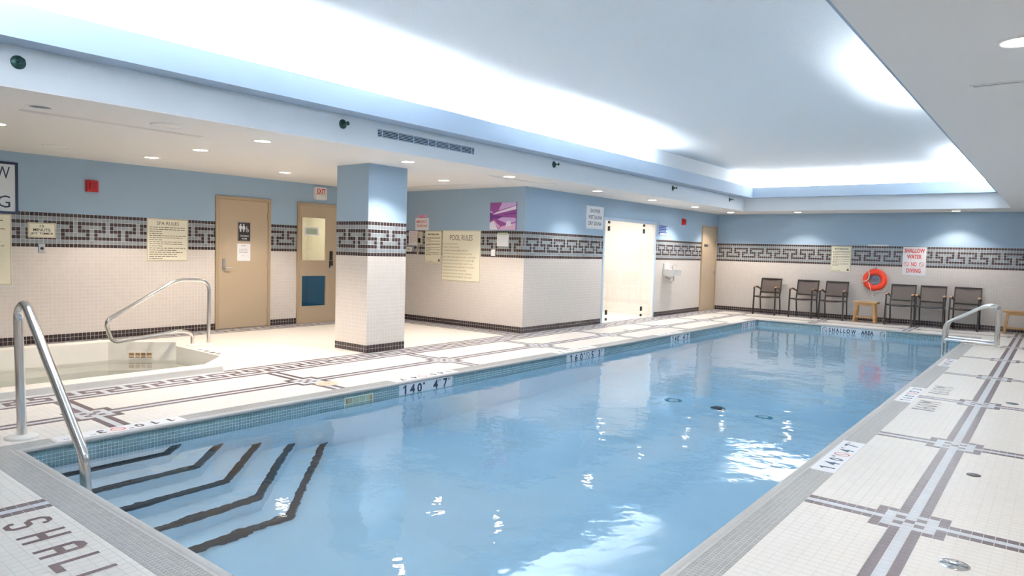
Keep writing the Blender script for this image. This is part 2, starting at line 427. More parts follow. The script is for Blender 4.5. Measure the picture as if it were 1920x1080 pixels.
cells, cols, full = [], [], []
for x0, y0, x1, y1 in ((XL, YN, -CW, YF), (PW+CW, YN, XR, YF), (-CW, YN, PW+CW, -CW), (-CW, PL+CW, PW+CW, YF)):
    i, j = np.meshgrid(np.arange(math.floor(x0/P+1e-6), math.ceil(x1/P-1e-6)), np.arange(math.floor((y0-YO)/P), math.ceil((y1-YO)/P)), indexing='ij')
    i, j = i.ravel(), j.ravel()
    u0 = np.maximum(i*P, x0); u1 = np.minimum((i+1)*P, x1); v0 = np.maximum(YO+j*P, y0); v1 = np.minimum(YO+(j+1)*P, y1)
    keep = (u1-u0 > .008) & (v1-v0 > .008)
    cu, cv = (u0+u1)/2, (v0+v1)/2
    keep &= ~in_poly(cu, cv, SPA_OUT)
    col = floor_colour(i, j)
    cells.append(np.stack([u0, v0, u1, v1], 1)[keep]); cols.append(col[keep]); full.append(((u1-u0 > P*.98) & (v1-v0 > P*.98))[keep])
cells, cols, full = np.concatenate(cells), np.concatenate(cols), np.concatenate(full)
# the 300 tiles that show largest are parts of their own
ctr = np.stack([(cells[:,0]+cells[:,2])/2, (cells[:,1]+cells[:,3])/2, np.zeros(len(cells))], 1)
d = ctr-CAM; z = d @ CF; px_, py_ = 960+FPX*(d @ CR)/z, 540-FPX*(d @ CU)/z
size = np.where((z > .1) & (px_ > 0) & (px_ < 1920) & (py_ > 0) & (py_ < 1080) & full, 1/np.maximum(z, .1)**3, 0)
near = np.argsort(-size)[:300]
single = np.zeros(len(cells), bool); single[near] = True
tile_mesh('floor_tiles', cells[~single], cols[~single], (0,0,0), (1,0,0), (0,1,0), (0,0,1), FLOOR_MATS, parent=floor)
proto = {}
for k in near:
    q = int(cols[k]); v = int(RNG.integers(0, 3)); key = (q, v)
    if key not in proto:
        proto[key] = tile_mesh('tile', [(-P/2, -P/2, P/2, P/2)], [q], (0,0,0), (1,0,0), (0,1,0), (0,0,1), FLOOR_MATS, parent=floor)
        del proto[key]['kind']; o = proto[key]
    else:
        o = proto[key].copy(); COL.objects.link(o)
    o.location = ctr[k]

# ---- walls
def wall(name, boxes, label):
    m_ = MB()
    for x0, y0, z0, x1, y1, z1 in boxes:
        zt = 34*WT
        if z0 < zt: m_.box(x0, y0, z0, x1, y1, min(z1, zt), 1)
        if z1 > zt: m_.box(x0, y0, max(z0, zt), x1, y1, z1, 0)
    return tag(m_.build(name, ['paint_blue', 'grout_light']), kind='structure', label=label)
T = 0.15; ZT = 3.5
D2A, D2B, D2Z = 5.74, 6.61, 2.11                            # glazed door opening
wl = wall('wall_left', [(XL-T, YN-T, 0, XL, D2A, ZS), (XL-T, D2B, 0, XL, YA+T, ZS), (XL-T, D2A, D2Z, XL, D2B, ZS)], 'pale blue wall with tiled dado behind the whirlpool and two tan doors')
wall_tiles(wl, (XL, YN, 0), (0,1,0), (1,0,0), YA-YN, phase=2, holes=[(4.21-YN, 5.14-YN, 2.1), (5.70-YN, 6.65-YN, 2.1)])
wi = wall('wall_inner', [(XL-T, YA, 0, XS, YA+T, ZS)], 'pale blue wall with tiled dado and the pool rules boards')
wall_tiles(wi, (XL, YA, 0), (1,0,0), (0,-1,0), XS-XL, phase=5)
SA, SB, SZ = 10.38, 12.62, 2.10                             # shower opening
wsd = wall('wall_side', [(XS-T, YA+T, 0, XS, SA, ZS), (XS-T, SB, 0, XS, YF, ZS), (XS-T, SA, SZ, XS, SB, ZS)], 'pale blue wall with tiled dado around the shower opening')
wall_tiles(wsd, (XS, YA, 0), (0,1,0), (1,0,0), YF-YA, phase=7, holes=[(SA-YA, SB-YA, 2.1), (15.17-YA, 16.11-YA, 2.1)])
wb = wall('wall_back', [(XS-T, YF, 0, XR+T, YF+T, ZS)], 'far pale blue wall with tiled dado behind the chairs')
wall_tiles(wb, (XS, YF, 0), (1,0,0), (0,-1,0), XR-XS, phase=7)
wr = wall('wall_right', [(XR, YN-T, 0, XR+T, YF+T, ZS)], 'right hand wall with tiled dado')
wall_tiles(wr, (XR, YF, 0), (0,-1,0), (-1,0,0), YF-YN)
wf = wall('wall_front', [(XL-T, YN-T, 0, XR+T, YN, ZS)], 'near wall with tiled dado')
wall_tiles(wf, (XR, YN, 0), (-1,0,0), (0,1,0), XR-XL)
# column
CX0, CX1, CY0, CY1 = -2.478, -1.815, 4.406, 5.082
colm = MB(); colm.box(CX0, CY0, 0, CX1, CY1, 34*WT, 1); colm.box(CX0, CY0, 34*WT, CX1, CY1, ZS, 0)
colm = tag(colm.build('column', ['paint_blue', 'grout_light']), kind='structure', label='square pillar with blue paint above and mosaic tile below')
pc = (CX1-CX0)/13; pd = (CY1-CY0)/13
wall_tiles(colm, (CX0, CY0, 0), (1,0,0), (0,-1,0), CX1-CX0, pitch=pc, phase=3)
wall_tiles(colm, (CX1, CY0, 0), (0,1,0), (1,0,0), CY1-CY0, pitch=pd, phase=0)
wall_tiles(colm, (CX1, CY1, 0), (-1,0,0), (0,1,0), CX1-CX0, pitch=pc, phase=5)
wall_tiles(colm, (CX0, CY1, 0), (0,-1,0), (-1,0,0), CY1-CY0, pitch=pd, phase=2)

# ---- ceiling: lowered soffit, tray, lips, upper ceiling
mb = MB()
for x0, y0, x1, y1 in ((XL-T, YN-T, TX0, YF+T), (TX1, YN-T, XR+T, YF+T), (TX0, TY1, TX1, YF+T), (TX0, YN-T, TX1, TY0)):
    mb.box(x0, y0, ZS, x1, y1, ZS+.012, 0); mb.box(x0, y0, ZS+.012, x1, y1, ZU+.1, 1)
tag(mb.build('ceiling_soffit', ['paint_white', 'paint_tray']), kind='structure', label='lowered white ceiling around the tray')
mb = MB(); mb.box(TX0-.05, TY0-.05, ZU, TX1+.05, TY1+.05, ZU+.06)
tag(mb.build('ceiling', 'ceiling_stipple'), kind='structure', label='raised stippled pale ceiling over the pool')
def lip(name, x0, y0, x1, y1, side):
    m_ = MB(); t = .035
    m_.box(x0, y0, ZL0, x1, y1, ZL0+.03)
    e = {'x+': (x1-t, y0, x1, y1), 'x-': (x0, y0, x0+t, y1), 'y-': (x0, y0, x1, y0+t), 'y+': (x0, y1-t, x1, y1)}[side]
    m_.box(e[0], e[1], ZL0+.03, e[2], e[3], ZL1)
    tag(m_.build(name, 'paint_lip'), kind='structure', label='pale blue light cove ledge')
LW = .25
lip('trim_1', TX0, TY0, TX0+LW, TY1, 'x+'); lip('trim_2', TX1-LW, TY0, TX1, TY1, 'x-')
lip('trim_3', TX0+LW, TY1-.14, TX1-LW, TY1, 'y-'); lip('trim_4', TX0+LW, TY0, TX1-LW, TY0+LW, 'y+')

# ---- shower alcove and the lobby behind the glazed door
mb = MB(); x0, x1, ya, yb, zz = XS-T, XS-T-1.25, SA-.12, SB+.12, 2.35
mb.box(x1-.1, ya-.1, 0, x1, yb+.1, zz); mb.box(x1, ya-.1, 0, x0, ya, zz); mb.box(x1, yb, 0, x0, yb+.1, zz)
mb.box(x1, ya, zz, x0, yb, zz+.1); mb.box(x1, ya, -.06, XS, yb, .004)
al = tag(mb.build('wall_alcove', 'alcove_cream'), kind='structure', label='cream lined shower alcove behind glass')
mb = MB(); mb.box(x1, ya, 1.19, x1+.008, yb, 1.205); mb.box(x1+.02, ya, 0, x1+.03, ya+.01, zz)
mb.build('panel_joint', 'paint_white', al)
area_light('shower_ceiling_light', ((x0+x1)/2, (ya+yb)/2, zz-.02), (0, 0, 0), .5, .8, 15, (1.0, .97, .94))
mb = MB(); t = .035                                        # pale lining of the opening
mb.box(XS-T, SA, 0, XS, SA+t, SZ, 1); mb.box(XS-T, SB-t, 0, XS, SB, SZ, 1); mb.box(XS-T, SA+t, SZ-t, XS, SB-t, SZ, 1)
mb.box(XS, SA-.02, 0, XS+.012, SA+t, SZ+.02); mb.box(XS, SB-t, 0, XS+.012, SB+.02, SZ+.02); mb.box(XS, SA+t, SZ-t, XS+.012, SB-t, SZ+.02)
tag(mb.build('trim_5', ['grille_blue', 'alcove_cream']), kind='structure', label='pale blue lining of the shower opening')
mb = MB(); x0, x1 = XL-T, XL-T-1.5
mb.box(x1-.1, 5.2, 0, x1, 7.2, 2.4); mb.box(x1, 5.2, 0, x0, 5.3, 2.4); mb.box(x1, 7.1, 0, x0, 7.2, 2.4); mb.box(x1, 5.3, 2.3, x0, 7.1, 2.4); mb.box(x1, 5.3, -.06, x0, 7.1, .004)
tag(mb.build('wall_lobby', 'corridor_cream'), kind='structure', label='cream lobby seen through the glazed door')
area_light('lobby_ceiling_light', ((x0+x1)/2, 6.2, 2.28), (0, 0, 0), .3, .6, 9, (1.0, .93, .78))

# ---- pool basin
pool = MB()
fy = [(-.0, -1.25), (1.8, -1.25), (3.7, -1.52), (7.07, -1.73), (10.4, -1.52), (13.0, -1.25), (PL, -1.25)]
for (ya, za), (yb, zb) in zip(fy[:-1], fy[1:]):
    pool.quad((0, ya, za), (PW, ya, za), (PW, yb, zb), (0, yb, zb), 0)
    pool.quad((0, ya, -.002), (0, ya, za), (0, yb, zb), (0, yb, -.002), 0); pool.quad((PW, ya, -.002), (PW, yb, -.002), (PW, yb, zb), (PW, ya, za), 0)
pool.quad((0, 0, -.002), (PW, 0, -.002), (PW, 0, -1.25), (0, 0, -1.25), 0); pool.quad((0, PL, -.002), (0, PL, -1.25), (PW, PL, -1.25), (PW, PL, -.002), 0)
for x0, y0, x1, y1 in ((-CW, -CW, 0, PL+CW), (PW, -CW, PW+CW, PL+CW), (0, -CW, PW, 0), (0, PL, PW, PL+CW)):
    pool.box(x0, y0, -.05, x1, y1, -.0008, 1)
pool = tag(pool.build('pool_basin', ['pool_plaster', 'grout_coping']), kind='structure', label='long rectangular swimming pool basin with grey tiled edge')
q = .0254; TEAL = ['tile_teal']
def grid(a0, a1, b0, b1, pa, pb):
    na, nb = max(1, round((a1-a0)/pa)), max(1, round((b1-b0)/pb)); i, j = np.meshgrid(np.arange(na), np.arange(nb), indexing='ij'); i, j = i.ravel(), j.ravel()
    da, db = (a1-a0)/na, (b1-b0)/nb
    return np.stack([a0+i*da, b0+j*db, a0+(i+1)*da, b0+(j+1)*db], 1)
PLATES_L = [(3.34, 4.145), (6.458, 7.463), (9.73, 10.54), (13.22, 14.02)]; PLATE_F = (1.375, 2.62)
for org, U, N, ln, plates in (((0,0,0), (0,1,0), (1,0,0), PL, PLATES_L+[(2.64, 2.99, -.055)]), ((0,PL,0), (1,0,0), (0,-1,0), PW, [PLATE_F]), ((PW,PL,0), (0,-1,0), (-1,0,0), PL, []), ((PW,0,0), (-1,0,0), (0,1,0), PW, [])):
    c = grid(0, ln, -.2386, -.01, q, q); cu = (c[:,0]+c[:,2])/2; cv = (c[:,1]+c[:,3])/2; keep = np.ones(len(c), bool)
    for a, b, *tp in plates: keep &= ~((cu > a) & (cu < b) & (cv > -.165) & (cv < (tp[0] if tp else 1)))
    tile_mesh('wall_tiles', c[keep], np.zeros(keep.sum(), int), org, U, (0,0,1), N, TEAL, h=.001, gap=.0022, bev=.0008, parent=pool)
MARK_R = [(3.355, 4.312), (6.36, 7.37), (9.465, 10.38), (12.77, 13.70)]; MARK_L = [(0.239, 1.135)]+MARK_R
L0 = .048
for rect, ex in (((-CW, -CW, -L0, PL+CW), MARK_L), ((PW+L0, -CW, PW+CW, PL+CW), MARK_R), ((-L0, -CW, PW+L0, -L0), []), ((-L0, PL+L0, PW+L0, PL+CW), [])):
    c = grid(rect[0], rect[2], rect[1], rect[3], q, q); cv = (c[:,1]+c[:,3])/2; keep = np.ones(len(c), bool)
    for a, b in ex: keep &= ~((cv > a) & (cv < b))
    tile_mesh('coping_tiles', c[keep], np.zeros(keep.sum(), int), (0,0,0), (1,0,0), (0,1,0), (0,0,1), ['tile_coping'], h=.001, gap=.0022, bev=.0008, parent=pool)
mb = MB(); prof = [(-.004, -.022), (-.012, -.012), (-.010, .000), (-.002, .007), (.012, .009), (.026, .006), (.034, .002), (.048, .001), (.048, -.01)]
vs_, fs = [], []
for dd, zz in prof: vs_ += [(-dd, -dd, zz), (PW+dd, -dd, zz), (PW+dd, PL+dd, zz), (-dd, PL+dd, zz)]
for k in range(len(prof)-1):
    for c_ in range(4): fs.append((k*4+c_, k*4+(c_+1) % 4, (k+1)*4+(c_+1) % 4, (k+1)*4+c_))
mb.add(vs_, fs); mb.build('edge_lip', 'lip_stone', pool)
zprev = -1.26
for k in range(5, 0, -1):
    X, B, zk = .165+.235*(k-1), .90+.11*(k-1), -.30-.225*(k-1)
    poly = [(0.001, 0.001), (X, 0.001), (X, B), (0.001, B+X)]
    st = MB(); st.prism(poly, zprev, zk); st = st.build('step', 'step_white', pool); zprev = zk
    nw = .055; s2 = nw*(math.sqrt(2)-1)
    outer = [(X+.003, .001), (X+.003, B+.001), (.001, B+X+.004)]; inner = [(X-nw, .001), (X-nw, B-s2), (.001, B+X-nw*math.sqrt(2))]
    nb = MB()
    for e in (0, 1): nb.prism([outer[e], outer[e+1], inner[e+1], inner[e]], zk-.05 if False else zk, zk+.004)
    for e in (0, 1):
        (ax, ay), (bx, by) = outer[e], outer[e+1]
        nb.quad((ax, ay, zk+.004), (bx, by, zk+.004), (bx, by, zk-.04), (ax, ay, zk-.04))
    nb.build('nosing', 'nosing_black', st)
mb = MB(); mb.box(-.03, -.03, -1.9, PW+.03, PL+.03, WZ)
tag(mb.build('pool_water', 'pool_water'), kind='stuff', label='clear blue water filling the long swimming pool', cat='water')
# ---- whirlpool
spa = MB(); n = 8
for k in range(n):
    a, b, c, e = SPA_OUT[k], SPA_OUT[(k+1) % n], SPA_IN[(k+1) % n], SPA_IN[k]
    h = .006 if k == 2 else .06
    hk = lambda p: .006 if abs(p[1]-2.9) < .02 else .06
    H = .006 if k == 2 else .06
    spa.add([(*a, 0), (*b, 0), (*b, H), (*a, H), (*e, H), (*c, H), (*c, -1.0), (*e, -1.0)], [(0,1,2,3), (3,2,5,4), (4,5,6,7)], 0)
for k in (1, 3):                                           # cheeks where the raised curb meets the flush entry
    p, q_ = (SPA_OUT[2], SPA_IN[2]) if k == 1 else (SPA_OUT[3], SPA_IN[3])
    spa.quad((*p, 0), (*q_, 0), (*q_, .06), (*p, .06), 0)
spa.add([(*p, -1.0) for p in SPA_IN], [tuple(range(n))], 0)
spa = tag(spa.build('spa_basin', 'spa_tile'), kind='structure', label='cream tiled octagonal whirlpool basin with low curb')
cx0, cy0 = sum(p[0] for p in SPA_IN)/n, sum(p[1] for p in SPA_IN)/n
def shrink(d): 
    return [(cx0+(p[0]-cx0)*(1-d/1.2), cy0+(p[1]-cy0)*(1-d/2.3)) for p in SPA_IN]
S2 = shrink(.42); bench = MB()
for k in range(n):
    a, b, c, e = SPA_IN[k], SPA_IN[(k+1) % n], S2[(k+1) % n], S2[k]
    bench.add([(*a, -.45), (*b, -.45), (*c, -.45), (*e, -.45), (*c, -1.0), (*e, -1.0)], [(0,1,2,3), (3,2,4,5)], 0)
bench.build('bench', 'spa_tile', spa)
mb = MB(); mb.box(-3.35, 2.05, -1, -2.75, 2.88, -.28); mb.build('step', 'spa_tile', spa)
mb = MB(); mb.box(-3.30, 1.7, -1, -2.80, 2.05, -.62); mb.build('step', 'spa_tile', spa)
# rim tiles
c = []
for a, b in ((SPA_OUT[0][1], SPA_OUT[1][1]),):
    c = grid(a, b, .004, .056, .1016, .05)
tile_mesh('rim_tiles', c, np.zeros(len(c), int), (SPA_OUT[0][0], 0, 0), (0,1,0), (0,0,1), (1,0,0), ['tile_floor'], parent=spa)
c = grid(-1.2, 2.32, 0.004, .216, .1016, .0532)
tile_mesh('rim_tiles', c, np.zeros(len(c), int), (-2.02, 0, .06), (0,1,0), (1,0,0), (0,0,1), ['tile_floor'], h=.001, parent=spa)
mb = MB(); mb.prism(SPA_IN, -.9999, -.085)
wtr = MB(); ex = [(cx0+(p[0]-cx0)*1.01, cy0+(p[1]-cy0)*1.006) for p in SPA_IN]; wtr.prism(ex, -1.03, -.185)
tag(wtr.build('spa_water', 'spa_water'), kind='stuff', label='pale green still water filling the whirlpool', cat='water')

# ================================================================== THINGS
H90 = math.pi/2
def on_wall(side, u, z):
    return {'left': ((XL, u, z), H90), 'side': ((XS, u, z), H90), 'inner': ((u, YA, z), 0.0), 'back': ((u, YF, z), 0.0)}[side]
def scribble(mb, x0, x1, z, h, mi, seed, fill=1.0, d=.0085):
    """a line of print too small to read: word-long strokes"""
    rg = random.Random(seed); x = x0; end = x0+(x1-x0)*fill
    while x < end-h:
        w_ = min(rg.uniform(1.6, 5.5)*h, end-x); mb.box(x, -d-.0006, z, x+w_, -d+.001, z+h*.62, mi); x += w_+h*.7
def board(name, label, cat, side, a, b, z0, z1, face='sign_cream', border='sign_border', t=.008, bw=.007, group=None):
    loc, rz = on_wall(side, (a+b)/2, z0); o = thing(name, label, cat, loc, rz, group); w_, h = b-a, z1-z0
    mb = MB(); mb.cbox(-w_/2, -t, 0, w_/2, 0, h, .002); mb.build('panel', face, o)
    if border:
        mb = MB(); e = bw
        for q in ((-w_/2+e, e, w_/2-e, 2*e), (-w_/2+e, h-2*e, w_/2-e, h-e), (-w_/2+e, 2*e, -w_/2+2*e, h-2*e), (w_/2-2*e, 2*e, w_/2-e, h-2*e)):
            mb.box(q[0], -t-.0015, q[1], q[2], -t+.001, q[3])
        mb.build('border', border, o)
    return o, w_, h, t
def lettering(o, rows, t, mats, bold=.012):
    for s_, x, z, h, wd, al, mi in rows:
        mb = MB(); put_text(mb, s_, x, z, h, wd, al, WALLFR(t+.0008), mi, bold); mb.build('lettering', mats, o)
def ring_slash(mb, x, z, r, w_, fr, mi=0, n=20):
    for k in range(n):
        t0, t1 = 2*math.pi*k/n, 2*math.pi*(k+1)/n
        mb.add([fr(x+math.cos(t0)*r, z+math.sin(t0)*r, 0), fr(x+math.cos(t1)*r, z+math.sin(t1)*r, 0), fr(x+math.cos(t1)*(r-w_), z+math.sin(t1)*(r-w_), 0), fr(x+math.cos(t0)*(r-w_), z+math.sin(t0)*(r-w_), 0)], [(0,3,2,1)], mi)
    a = r*.68; b = w_*.36
    mb.add([fr(x-a-b, z+a-b, 0), fr(x-a+b, z+a+b, 0), fr(x+a+b, z-a+b, 0), fr(x+a-b, z-a-b, 0)], [(0,3,2,1)], mi)

# ---- boards and signs, left wall
o, w_, h, t = board('framed_sign', 'white sign with navy frame cut by the left picture edge', 'sign', 'left', .72, 1.521, 1.70, 2.358, 'sign_pale_blue', None, .012)
mb = MB(); e = .03
for q in ((-w_/2, 0, w_/2, e), (-w_/2, h-e, w_/2, h), (-w_/2, e, -w_/2+e, h-e), (w_/2-e, e, w_/2, h-e)): mb.box(q[0], -.022, q[1], q[2], -.002, q[3])
mb.build('frame', 'ink_navy', o)
lettering(o, [('W', w_/2-.085, .44, .155, .16, 'r', 0), ('G', w_/2-.085, .075, .155, .14, 'r', 0)], t, 'ink_navy', 0)
o, w_, h, t = board('regulation_board', 'tall cream board of dark print below the navy framed sign', 'sign', 'left', .80, 1.447, .785, 1.695)
mb = MB()
for k in range(15):
    if k not in (3, 8): scribble(mb, -w_/2+.03, w_/2-.035, h-.09-.054*k, .017, 0, k, random.Random(k).uniform(.6, 1))
tag(mb.build('print', 'ink_brown', o), kind='stuff')
o, w_, h, t = board('timer_sign', 'small cream sign about the fifteen minute jet timer', 'sign', 'left', 1.627, 1.946, 1.405, 1.602)
lettering(o, [('15', 0, .135, .034, .05, 'c', 0), ('MINUTE', 0, .083, .038, .20, 'c', 0), ('JET TIMER', 0, .030, .038, .27, 'c', 0)], t, 'ink_black', .012)
loc, rz = on_wall('left', 1.782, 1.203); o = thing('timer_switch', 'grey push button plate below the jet timer sign', 'switch', loc, rz)
mb = MB(); mb.cbox(-.04, -.012, 0, .04, 0, .121, .004); pl_ = mb.build('plate', 'steel_dull', o)
mb = MB(); mb.lathe([(.0, .03), (.014, .03), (.018, .026), (.018, .010)], (0, 0, .06), '-y', 20); mb.build('button', 'black_plastic', pl_)
o, w_, h, t = board('spa_rules_board', 'cream board headed spa rules left of the changing room door', 'sign', 'left', 3.13, 3.743, 1.105, 1.737)
lettering(o, [('SPA RULES', 0, h-.095, .052, .33, 'c', 0)], t, 'ink_brown', 0)
mb = MB()
for k in range(16):
    scribble(mb, -w_/2+.03, w_/2-.03, h-.135-.031*k, .014, 0, 40+k, random.Random(40+k).choice((.35, .75, .9, 1)))
tag(mb.build('print', 'ink_brown', o), kind='stuff')
def strobe(side, a, b, z0, z1, label):
    loc, rz = on_wall(side, (a+b)/2, z0); o = thing('fire_alarm', label, 'alarm', loc, rz, 'red fire alarm boxes'); w_, h = b-a, z1-z0
    mb = MB(); mb.cbox(-w_/2, -.045, 0, w_/2, 0, h, .012); mb.build('housing', 'red_plastic', o)
    mb = MB(); mb.cbox(-w_*.30, -.062, h*.2, w_*.34, -.044, h*.86, .01); mb.build('sounder', 'red_deep', o)
strobe('left', 2.312, 2.468, 2.057, 2.216, 'square red fire alarm high on the blue wall above the jet timer sign')
strobe('side', 13.935, 14.11, 2.124, 2.278, 'small red fire alarm high between the shower opening and far door')
# ---- doors
def lever(par, x, z, d, plate=(.05, .20), name='handle', m_='steel_dull', dirn=1):
    mb = MB(); mb.cbox(x-plate[0]/2, -d-.012, z-.04, x+plate[0]/2, -d, z+plate[1]-.04, .004)
    mb.tube(rounded([(x, -d-.008, z), (x, -d-.055, z), (x+dirn*.115, -d-.058, z-.004)], .02), .0105, 10); return mb.build(name, m_, par)
def door_frame(side, a, b, z1, name, label, depth=.03):
    loc, rz = on_wall(side, (a+b)/2, 0); o = thing(name, label, 'door', loc, rz); o['kind'] = 'structure'; del o['category']
    w_ = b-a; f = .052; mb = MB()
    for x0, x1, z0, z1_ in ((-w_/2, -w_/2+f, 0, z1), (w_/2-f, w_/2, 0, z1), (-w_/2+f, w_/2-f, z1-f, z1)):
        mb.cbox(x0, -depth, z0, x1, .0, z1_, .006)
    mb.build('frame', 'frame_tan', o); return o, w_/2-f-.003, z1-f-.003
def hinges(o, x, zs, d):
    for z in zs:
        mb = MB(); mb.tube([(x, -d, z-.05), (x, -d, z+.05)], .009, 8); mb.box(x-.012, -d+.002, z-.05, x+.012, -d+.006, z+.05); mb.build('hinge', 'frame_tan', o)
o, hw, zt = door_frame('left', 4.185, 5.165, 2.155, 'door_1', 'tan steel door of the changing room')
mb = MB(); mb.box(-hw, -.014, .008, hw, 0, zt); mb.build('door_leaf', 'door_tan', o)
hinges(o, hw-.006, (1.86, 1.06, .28), .026); lever(o, -hw+.085, 1.0, .014, (.055, .19))
o, hw, zt = door_frame('left', 5.69, 6.665, 2.155, 'door_2', 'tan door with two glass panes beside the pillar')
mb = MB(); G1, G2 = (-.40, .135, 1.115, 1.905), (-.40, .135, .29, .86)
xs = [-hw, G1[0], G1[1], hw]
for x0, x1, z0, z1 in ((-hw, G1[0], .008, zt), (G1[1], hw, .008, zt), (G1[0], G1[1], .008, G2[2]), (G1[0], G1[1], G2[3], G1[2]), (G1[0], G1[1], G1[3], zt)):
    mb.box(x0, -.012, z0, x1, .032, z1)
leaf = mb.build('door_leaf', 'door_tan', o)
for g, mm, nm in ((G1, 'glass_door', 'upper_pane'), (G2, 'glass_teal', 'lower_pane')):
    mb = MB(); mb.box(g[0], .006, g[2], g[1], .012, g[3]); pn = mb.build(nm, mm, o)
    mb = MB(); e = .014
    for q in ((g[0], g[2], g[1], g[2]+e), (g[0], g[3]-e, g[1], g[3]), (g[0], g[2]+e, g[0]+e, g[3]-e), (g[1]-e, g[2]+e, g[1], g[3]-e)): mb.box(q[0], -.022, q[1], q[2], .006, q[3])
    mb.build('glazing_bead', 'door_tan', pn)
mb = MB(); mb.box(-.335, -.001, 1.575, -.03, .005, 1.72); mb.build('window_sticker', 'sign_white', o, None)
mb = MB(); mb.box(-.30, -.003, 1.60, -.065, 0, 1.70); mb.build('sticker_face', 'skimmer_green', o)
mb = MB(); mb.cbox(.20, -.034, .98, .275, -.012, 1.12, .005); mb.cbox(.205, -.030, 1.13, .27, -.012, 1.30, .005); mb.build('card_reader', 'black_plastic', o)
lever(o, .245, .99, .03, (.06, .08), dirn=-1)
mb = MB(); mb.box(-hw, -.03, 0, hw, .0, .008); mb.build('threshold', 'frame_tan', o)
o, hw, zt = door_frame('side', 15.14, 16.105, 2.17, 'door_3', 'tan door in the far corner with round knob')
mb = MB(); mb.box(-hw, -.010, .008, hw, 0, zt); mb.build('door_leaf', 'door_tan', o)
mb = MB(); mb.lathe([(.028, .010), (.028, .016), (.011, .02), (.011, .045), (.026, .055), (.028, .068), (.018, .078), (0, .08)], (hw-.075, 0, 1.08), '-y', 18)
mb.cbox(hw-.10, -.02, .92, hw-.05, -.008, 1.0, .004); mb.build('knob', 'steel', o)
mb = MB(); mb.box(-.20-.13, -.016, 1.635, .06-.13, -.009, 1.70); mb.build('name_plate', 'steel_dull', o)
mb = MB()
scribble(mb, -.30, .0-.11, 1.655, .028, 0, 5, 1, .0165); mb.build('plate_print', 'sign_dark', o)
# changing room plaque, notice
o, w_, h, t = board('changing_room_plaque', 'dark plaque with restroom figures on the tan door', 'sign', 'left', 4.565, 4.787, 1.435, 1.747, 'sign_dark', 'steel_dull', .022, .004)
mb = MB()
def man(x, z, s_, dress):
    mb = MB(); fr = WALLFR(t+.001); n = 10
    mb.prism([(x+math.cos(2*math.pi*k/n)*.0125*s_, z+.118*s_+math.sin(2*math.pi*k/n)*.0125*s_) for k in range(n)], 0, .0008, fr)
    body = [(x-.022, z+.10), (x+.022, z+.10), (x+.026, z+.05), (x+.017, z+.05), (x+.014, z+.085), (x+.012, z), (x+.002, z), (x, z+.045), (x-.002, z), (x-.012, z), (x-.014, z+.085), (x-.017, z+.05), (x-.026, z+.05)]
    if dress: body = [(x-.018, z+.10), (x+.018, z+.10), (x+.030, z+.045), (x+.012, z+.04), (x+.010, z), (x-.010, z), (x-.012, z+.04), (x-.030, z+.045)]
    mb.prism(body, 0, .0008, fr); mb.build('pictogram', 'sign_white', o)
man(-.068, .155, 1, False); man(-.012, .155, 1, True)
fr = WALLFR(t+.001)
ring_slash(mb, .052, .178, .026, .006, lambda a, b, c: fr(a, b, c+.0008))
mb.prism([(.036, .25), (.048, .25), (.048, .205), (.07, .205), (.08, .165), (.073, .163), (.063, .195), (.036, .195)], 0, .0008, fr)
mb.build('pictogram', 'sign_white', o)
lettering(o, [('CHANGING', 0, .075, .026, .155, 'c', 0), ('ROOM', 0, .030, .026, .085, 'c', 0)], t, 'sign_white', .01)
loc, rz = on_wall('left', 4.672, 1.111); o = thing('paper_notice', 'white paper notice taped to the tan door below the plaque', 'notice', (loc[0]+.0145, loc[1], loc[2]), rz)
mb = MB(); mb.box(-.118, -.0015, 0, .118, 0, .285); mb.build('sheet', 'sign_white', o)
mb = MB(); scribble(mb, -.05, .05, .245, .012, 0, 3, 1, .0015)
for k in range(3): scribble(mb, -.085, .085, .19-.026*k, .009, 0, 60+k, .9, .0015)
scribble(mb, -.04, .04, .08, .007, 0, 66, .6, .0015); tag(mb.build('print', 'ink_brown', o), kind='stuff')
# exit sign
loc, rz = on_wall('left', 6.153, 2.222); o = thing('exit_sign', 'white exit sign with red letters above the glazed door', 'sign', loc, rz)
mb = MB(); mb.prism([(-.127, .03), (-.10, 0), (.10, 0), (.127, .03), (.127, .20), (.11, .228), (-.11, .228), (-.127, .20)], .0, .055, lambda a, b, c: (a, -c, b)); mb.build('housing', 'plastic_white', o)
mb = MB(); mb.cbox(-.115, -.075, .005, .115, -.052, .085, .012); mb.build('lower_lamp_cover', 'plastic_white', o)
lettering(o, [('EXIT', 0, .105, .095, .185, 'c', 0)], .055, 'ink_red', .02)
# ---- inner wall
o, w_, h, t = board('emergency_phone_sign', 'white and red emergency telephone sign above the wall phone', 'sign', 'inner', -4.487, -4.125, 1.745, 1.975, 'sign_white', None)
lettering(o, [('EMERGENCY', 0, .135, .052, .30, 'c', 0), ('TELEPHONE', 0, .055, .052, .29, 'c', 0)], t, 'ink_red', .012)
o, w_, h, t = board('small_red_sign', 'small pink strip sign on top of the emergency telephone sign', 'sign', 'inner', -4.435, -4.175, 1.976, 2.04, 'picture_pink', None)
mb = MB(); scribble(mb, -.10, .10, .034, .020, 0, 71); scribble(mb, -.09, .09, .008, .020, 0, 72); tag(mb.build('print', 'ink_red', o), kind='stuff')
loc, rz = on_wall('inner', -4.545, 1.45); o = thing('phone_notice', 'white printed notice just left of the wall telephone', 'notice', loc, rz)
mb = MB(); mb.box(-.122, -.006, 0, .122, 0, .28); mb.build('sheet', 'sign_white', o)
mb = MB()
for k in range(7): scribble(mb, -.09, .09, .24-.03*k, .010, 0, 80+k, .8, .006)
tag(mb.build('print', 'ink_red', o), kind='stuff')
